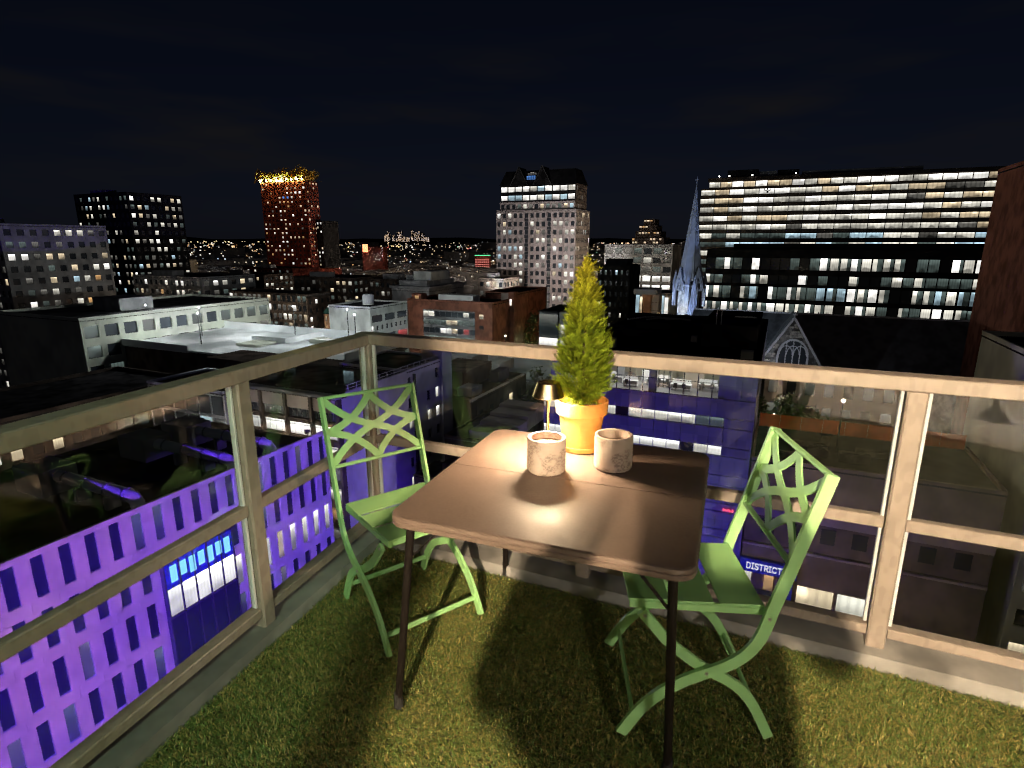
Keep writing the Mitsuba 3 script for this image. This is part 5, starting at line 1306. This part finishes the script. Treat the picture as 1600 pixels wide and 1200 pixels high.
plain_block('brown block far outside the left edge', -330, -280, -40, 60, -8, 'm_dark_brown', 12, 10, .25, pside=18, palette=W_PAL)
plain_block('tall brick tower at the right edge of the view', 30, 58, 96, 120, 12, 'm_brick_red', 10, 16, .3)
plain_block('dark slab tower right of the strip lit office tower', 78, 120, 250, 275, 34, 'm_black_wall', 14, 20, .4)
plain_block('pale block behind the shop at the right edge', 24, 52, 66, 90, -10, 'm_pale_wall', 10, 9, .25)
plain_block('small brown block with amber windows left of the grid office', -82, -70, 262, 280, -14, 'm_brown_wall', 5, 8, .4, palette=W_PAL)

# ---- trees
def tree(name, label, p, q, z0, h, r, leaf, n=900, cat='tree', leafsize=0.32, group=None):
    k = thing(name, label, cat, group)
    w = world(p, q, z0)
    part(k, 'trunk', tube([w, w + [0.1, 0, h * .35], w + [0.2, .1, h * .8]], [h * .022 + .06, h * .016 + .04, .03], 7), 'm_bark')
    lim = []
    for i in range(6):
        a = i * 1.05 + rng.random(); s = w + [0.1, 0, h * (.3 + .07 * i)]
        e = s + [r * .7 * math.cos(a), r * .7 * math.sin(a), h * .16]
        lim.append(vf(tube([s, (s + e) / 2 + [0, 0, .2], e], [h * .01 + .02, h * .006 + .02, .02], 5)))
    part(k, 'limb', join(*lim), 'm_bark')
    c = rng.normal(0, 1, (14, 3)); c /= np.linalg.norm(c, axis=1, keepdims=True); c *= rng.uniform(.35, .85, (14, 1))
    pts = c[rng.integers(0, 14, n)] * [r, r, h * .36] + rng.normal(0, 1, (n, 3)) * [r * .2, r * .2, h * .07] + w + [0, 0, h * .62]
    v = pts[:, None] + rng.normal(0, leafsize, (n, 3, 3))
    part(k, 'crown', (v.reshape(-1, 3), np.arange(3 * n).reshape(-1, 3)), leaf)


tree('street_tree', 'dark bushy tree in front of the orange hoarding, right edge under the railing', 4.6, 84.5, -32, 12.5, 3.2, 'm_leaf_dark', 1300, leafsize=.28)
tree('street_tree', 'bright green small tree by the corner of the purple glass office', -1.0, 99, -30, 7.5, 1.5, 'm_leaf_dark', 500, leafsize=.22)
tree('street_tree', 'green tree on the church terrace above the hoarding', 3.0, 100, -27.5, 5.5, 1.9, 'm_leaf_dark', 600, leafsize=.22)
tree('street_tree', 'dark tree between the white block and the brick glass block', -103.5, 141, STREET, 24, 3.6, 'm_leaf_dark', 1100)
tree('street_tree', 'uplit tree at the foot of the tall office tower', -72.0, 172, STREET, 24, 4.0, 'm_leaf_dark', 1100)
tree('street_tree', 'tree with orange leaves on the lit street by the church', -27.0, 172, STREET, 23, 3.5, 'm_leaf_orange', 900)
for i, (p, q) in enumerate(((-40, 100), (-38, 108), (-45, 113), (-49, 119), (-36, 116))):
    tree('garden_tree', ['round garden tree close behind the lamp', 'garden tree just left of the conifer', 'garden tree at the edge of the teal terrace', 'garden tree furthest back on the teal terrace', 'garden tree hidden behind the conifer'][i], p, q, -38, 13, 3.4, 'm_leaf_dark', 800, leafsize=.3)

# ---- street lamps placed to light the fronts
for p, q, z, h, I, c, lab in ((-116, 136, STREET, 17, 420, (1, .93, .8), 'unseen street lamp lighting the green roofed brick block'), (-86, 138, STREET, 19, 260, (.85, 1, .95), 'unseen street lamp lighting the brick glass block'), (-140, 138, STREET, 15, 320, (1, .8, .6), 'unseen street lamp lighting the dark apartment block'),
                              (-62, 132, -28, 6, 160, (.75, 1, .85), 'unseen greenish lamp lighting the teal terrace roof'), (-33, 108, -38, 9, 260, (.85, 1, .8), 'unseen lamp in the garden, lighting the trees behind the conifer'), (-27.5, 166, STREET, 14, 520, (1, .62, .22), 'orange street lamp beside the orange leaved tree near the church'),
                              (-70, 166, STREET, 12, 420, (1, .85, .4), 'unseen yellow street lamp lighting the foot of the tall office tower'), (1.5, 92, -29, 5, 30, (1, .85, .6), 'unseen small lamp lighting the church terrace above the hoarding'), (8.0, 72, -22, 6, 70, (1, .8, .55), 'unseen lamp on a pole, lighting the shop roof'),
                              (-75, 228, STREET, 14, 700, (1, .75, .45), 'unseen street lamp lighting the street behind the brick pier block'), (4.5, 58, STREET, 9, 160, (1, .78, .5), 'unseen street lamp lighting the pavement before the blue shop fascia'), (-200, 142, STREET, 18, 420, (1, .8, .55), 'unseen street lamp lighting the grey block at the left edge'), (-66, 48.5, STREET, 21, 330, (1, .86, .7), 'unseen lamp on a pole in the yard, lighting the tan panelled block'), (-56, 47, STREET, 18, 150, (1, .9, .8), 'unseen shorter lamp in the yard, lighting the tan panelled block'), (-205, 250, STREET, 27, 1500, (1, .8, .6), 'added tall street lamp beyond the dark apartment block'), (-128, 290, STREET, 27, 1500, (1, .85, .7), 'added tall street lamp beyond the tiered block'), (-290, 335, STREET, 27, 1800, (1, .7, .45), 'added tall amber street lamp left of the far red tower base'), (-30, 300, STREET, 27, 1500, (1, .75, .5), 'added tall street lamp behind the grid office'),  # the tall lamps are added to brighten the middle distance
                              *[(p_, q_, STREET, 30, i_, c_, f'distant {n_} street lamp added to light the far low blocks') for p_, q_, i_, c_, n_ in ((-230, 400, 5000, (1, .8, .6), 'warm'), (-330, 460, 6000, (1, .75, .5), 'amber'), (-180, 480, 6000, (.9, .95, 1), 'bluish'), (-120, 400, 4500, (1, .85, .7), 'pale'), (-420, 560, 7000, (1, .9, .8), 'cream'), (-270, 600, 8000, (1, .7, .4), 'orange'), (-150, 640, 8000, (1, .85, .6), 'yellow'), (-560, 480, 7000, (.9, .95, 1), 'white'), (10, 460, 5000, (1, .8, .5), 'golden'))]):  # lamps added to brighten the far low blocks
    lamp_post(p, q, z, h, I, c, lab, weight=0.15)

# ---- spotlights placed to light the fronts
unseen_flood(-4, 1.0, -19, (-38, 19, -28), 19000, (0.135, 0.042, 1.0), 30, 'unseen violet spotlight under the balcony, lighting the slotted block', 0.8, -18.0, 0.85)
unseen_flood(-39.2, 38.9, -15.9, (-42, 32, -16.0), 45, (0.2, 0.06, 1.0), 60, 'unseen small violet spotlight lighting the ducts on the slotted block', 0.15, -17.3)
unseen_flood(-26, 60, -41, (-50, 72, -25), 560, (0.70, 0.60, 1.0), 48, 'unseen mauve spotlight lighting the rendered block', 0.4, STREET)
unseen_flood(-13, 44, -41, (-12, 66, -24), 1100, (0.13, 0.06, 1.0), 60, 'unseen blue violet spotlight lighting the glass office', 0.6, STREET)
unseen_flood(-17.5, 122, -24, (-20, 149, 0), 1750, (0.36, 0.52, 1.0), 32, 'unseen blue spotlight lighting the tall church spire', 0.4, -24.5)
unseen_flood(-19.9, 143.5, -17, (-19.9, 149, -8), 420, (0.62, 0.78, 1.0), 60, 'unseen white blue spotlight lighting the foot of the church spire', 0.2, -18)
unseen_flood(-16.5, 128.5, -18, (-16.6, 132.5, -11), 110, (0.5, 0.65, 1.0), 55, 'unseen blue spotlight lighting the small spire from its foot', 0.2, -19)
unseen_flood(-9, 112, -12 - 8, (-4, 126, -16), 320, (0.65, 0.75, 0.85), 60, 'unseen spotlight placed to light the church roof', 0.2, -22)
unseen_flood(0.5, 107.5, -19.2, (3.5, 114, -17), 58, (0.9, 0.95, 1.0), 65, 'unseen spotlight placed to light the church gable', 0.2, -20.2)
unseen_flood(-86, 186, -13, (-102, 250, -4), 6200, (1.0, 0.90, 0.84), 36, 'added spotlight on the brick pier block, lighting the central tower', 0.4, -14)  # added spot in place of the city glow on the tower
unseen_flood(-57.6, 214, -4.5, (-83, 262, 0), 3000, (1.0, 0.9, 0.82), 34, 'added spotlight on the black block, lighting the side of the central tower', 0.4, -7)  # added spot to brighten the side of the tower
unseen_flood(-2, 212, 0.5, (-5, 235, 9), 420, (1.0, 0.9, 0.75), 70, 'unseen spotlight on the dark office roof, placed to light the strip lit tower', 0.3, -0.5)
unseen_flood(-46, 217.5, -4, (-54, 240, -9), 620, (1.0, 0.88, 0.7), 66, 'added spotlight behind the black block, lighting the grid office', 0.4, -7)  # added spot to brighten the grid office wall
unseen_flood(-420, 300, -20, (-424, 420, 10), 2100, (1.0, 0.46, 0.30), 34, 'unseen red spotlight lighting the far red tower', 0.15, STREET)

# ---- the city beyond: dark blocks and the dots of its lamps and windows
bs, dv, df, dc, cnt = [], [], [], [], 0
def dot(x, y, z, s, c):
    global cnt
    v, f = boxes([(x - s, x + s, y - s, y + s, z - s, z + s)])
    dv.append(v); df.append(f + cnt); dc.append(np.repeat([c], 8, 0)); cnt += 8
COLS = np.array([[1, .72, .42], [1, .85, .62], [1, .95, .85], [.8, .92, 1.0], [1, .5, .18], [.55, .75, 1.0], [1, .2, .15], [.3, 1, .6]])
CPR = np.array([.30, .22, .20, .10, .10, .03, .03, .02])
for i in range(1750):
    a = rng.uniform(-0.85, 0.85) if i < 1350 else rng.choice([-1, 1]) * rng.uniform(0.85, 1.3)
    d = 420 * (7500 / 420) ** (rng.random() ** 0.8)
    x, y = d * math.sin(a), d * math.cos(a)
    g = np.array([x * CA + y * SA, -x * SA + y * CA])
    if d < 700 and (-470 < g[0] < -370 and g[1] < 460 or -150 < g[0] < 130 and g[1] < 330): continue
    w = rng.uniform(10, 30); h = rng.uniform(6, 17) * (1 + 0.9 * (rng.random() < .05)); dp = rng.uniform(10, 30)
    if d > 1500: h = h * 1.5
    bs.append((g[0] - w, g[0] + w, g[1] - dp, g[1] + dp, STREET, STREET + h))
    if d < 1100 and rng.random() < 0.75:
        fl, nx = max(2, int(h / 3.4)), int(2 * w / 3.6)
        cc = COLS[rng.choice([0, 1, 2, 3, 4], p=[.35, .25, .2, .1, .1])]
        pr = rng.uniform(.06, .32)
        for r_ in range(fl):
            for x_ in range(nx):
                if rng.random() < pr:
                    dot(*world(g[0] - w + 1.8 + 3.6 * x_, g[1] - dp - .2, STREET + 3.4 * r_ + 2), max(.5, d / 1500), cc * rng.uniform(.2, 1.1))
    for k in range(rng.poisson(4.2 if d < 1500 else 2.2)):
        s = d / 1400 * rng.uniform(.5, 1.2) * (0.5 if d < 500 else 0.85)
        c = COLS[rng.choice(8, p=CPR)] * rng.uniform(.25, 1.3) * (2.6 if rng.random() < .10 else 1)
        q_ = world(rng.uniform(g[0] - w, g[0] + w), g[1] - dp - s, STREET + rng.uniform(.25, 1.04) * h)
        dot(*q_, s, c)
for i in range(1300):      # street lights in strings
    a = rng.uniform(-0.85, 0.85); d = 500 * 18 ** rng.random()
    st_ = round(a * 34) / 34 + rng.normal(0, .002) if rng.random() < .6 else a
    c = COLS[rng.choice([0, 1, 2, 4], p=[.4, .25, .2, .15])] * rng.uniform(.4, 1.4)
    dot(d * math.sin(st_), d * math.cos(st_), STREET + rng.uniform(8, 22) * (1 + d / 9000), d / 1300 * rng.uniform(.5, 1.1), c)
structure('far_city', boxes(bs), 'm_far_wall', 'stuff', tw=GRID)
labels['far_city'].update(label='mass of dark low buildings stretching to the horizon', category='buildings')
# a distant cluster of high-rises on the horizon
cb = []
for i in range(46):
    u_ = rng.normal(0, 1)
    ang_ = -0.175 + 0.036 * math.tanh(u_); d = 9000 + rng.uniform(-600, 600)
    h = rng.uniform(40, 150) * (1.25 if rng.random() < .2 else 1); x, y = d * math.sin(ang_), d * math.cos(ang_)
    cb.append((x - 16, x + 16, y - 16, y + 16, STREET, 0 + h))
    for k in range(20):
        c = np.array([1, .70, .45]) * rng.uniform(.3, 1.1) if rng.random() < .75 else np.array([1, .88, .9]) * rng.uniform(.3, 1.2)
        dot(x + rng.uniform(-15, 15), y - 20, rng.uniform(.12, 1) * h, 4.2 * rng.uniform(.6, 1.1), c)
structure('far_high_rises', boxes(cb), 'm_black_wall', 'stuff')
labels['far_high_rises'].update(label='cluster of tiny glowing high-rises on the horizon left of the central tower', category='buildings')
for x0, x1, d, z, c, n in ((-640, -420, 2300, -16, (1, .75, .3), 12), (-420, -330, 1500, -24, (.75, .9, 1.0), 8), (-230, -170, 900, -30, (1, .95, .9), 10), (420, 900, 3000, -5, (1, .6, .35), 16), (-2300, -1500, 3800, 4, (1, .8, .4), 18), (-150, -60, 2000, -20, (1, .3, .25), 4)):
    for k in range(n):
        dot(rng.uniform(x0, x1), d, z + rng.uniform(-3, 3), d / 1100 * rng.uniform(.5, 1), np.array(c) * rng.uniform(.6, 2.2))
structure('city_lights', (np.vstack(dv), np.vstack(df)), 'm_emit_base', 'stuff', color=np.vstack(dc), emit='e_dots')
labels['city_lights'].update(label='scattered dots of street lamps and windows across the far city', category='lights')
b = thing('red_sign_tower', 'distant block with a glowing orange red sign left of the far high-rises', 'building')
part(b, 'wall', boxes([(-175, -150, 690, 710, STREET, -4)]), 'm_red_dark')
part(b, 'sign', boxes([(-174, -168, 689, 689.9, -10, -1)]), 'm_emit_base', emit=rgb(3.0, .75, .3))
b = thing('green_sign_block', 'distant red lit block topped by a line of green light left of the central tower', 'building')
part(b, 'wall', boxes([(-48, -28, 760, 780, STREET, -16)]), 'm_red_dark')
part(b, 'green_strip', boxes([(-48, -28, 759, 759.9, -16, -14.8)]), 'm_emit_base', emit=rgb(.1, 1.0, .4))
part(b, 'window_row', boxes([(-47 + 2.6 * i, -45.8 + 2.6 * i, 759, 759.9, -21.5 - 3 * r, -20.2 - 3 * r) for i in range(7) for r in range(4)]), 'm_emit_base', emit=rgb(1.1, .3, .25))
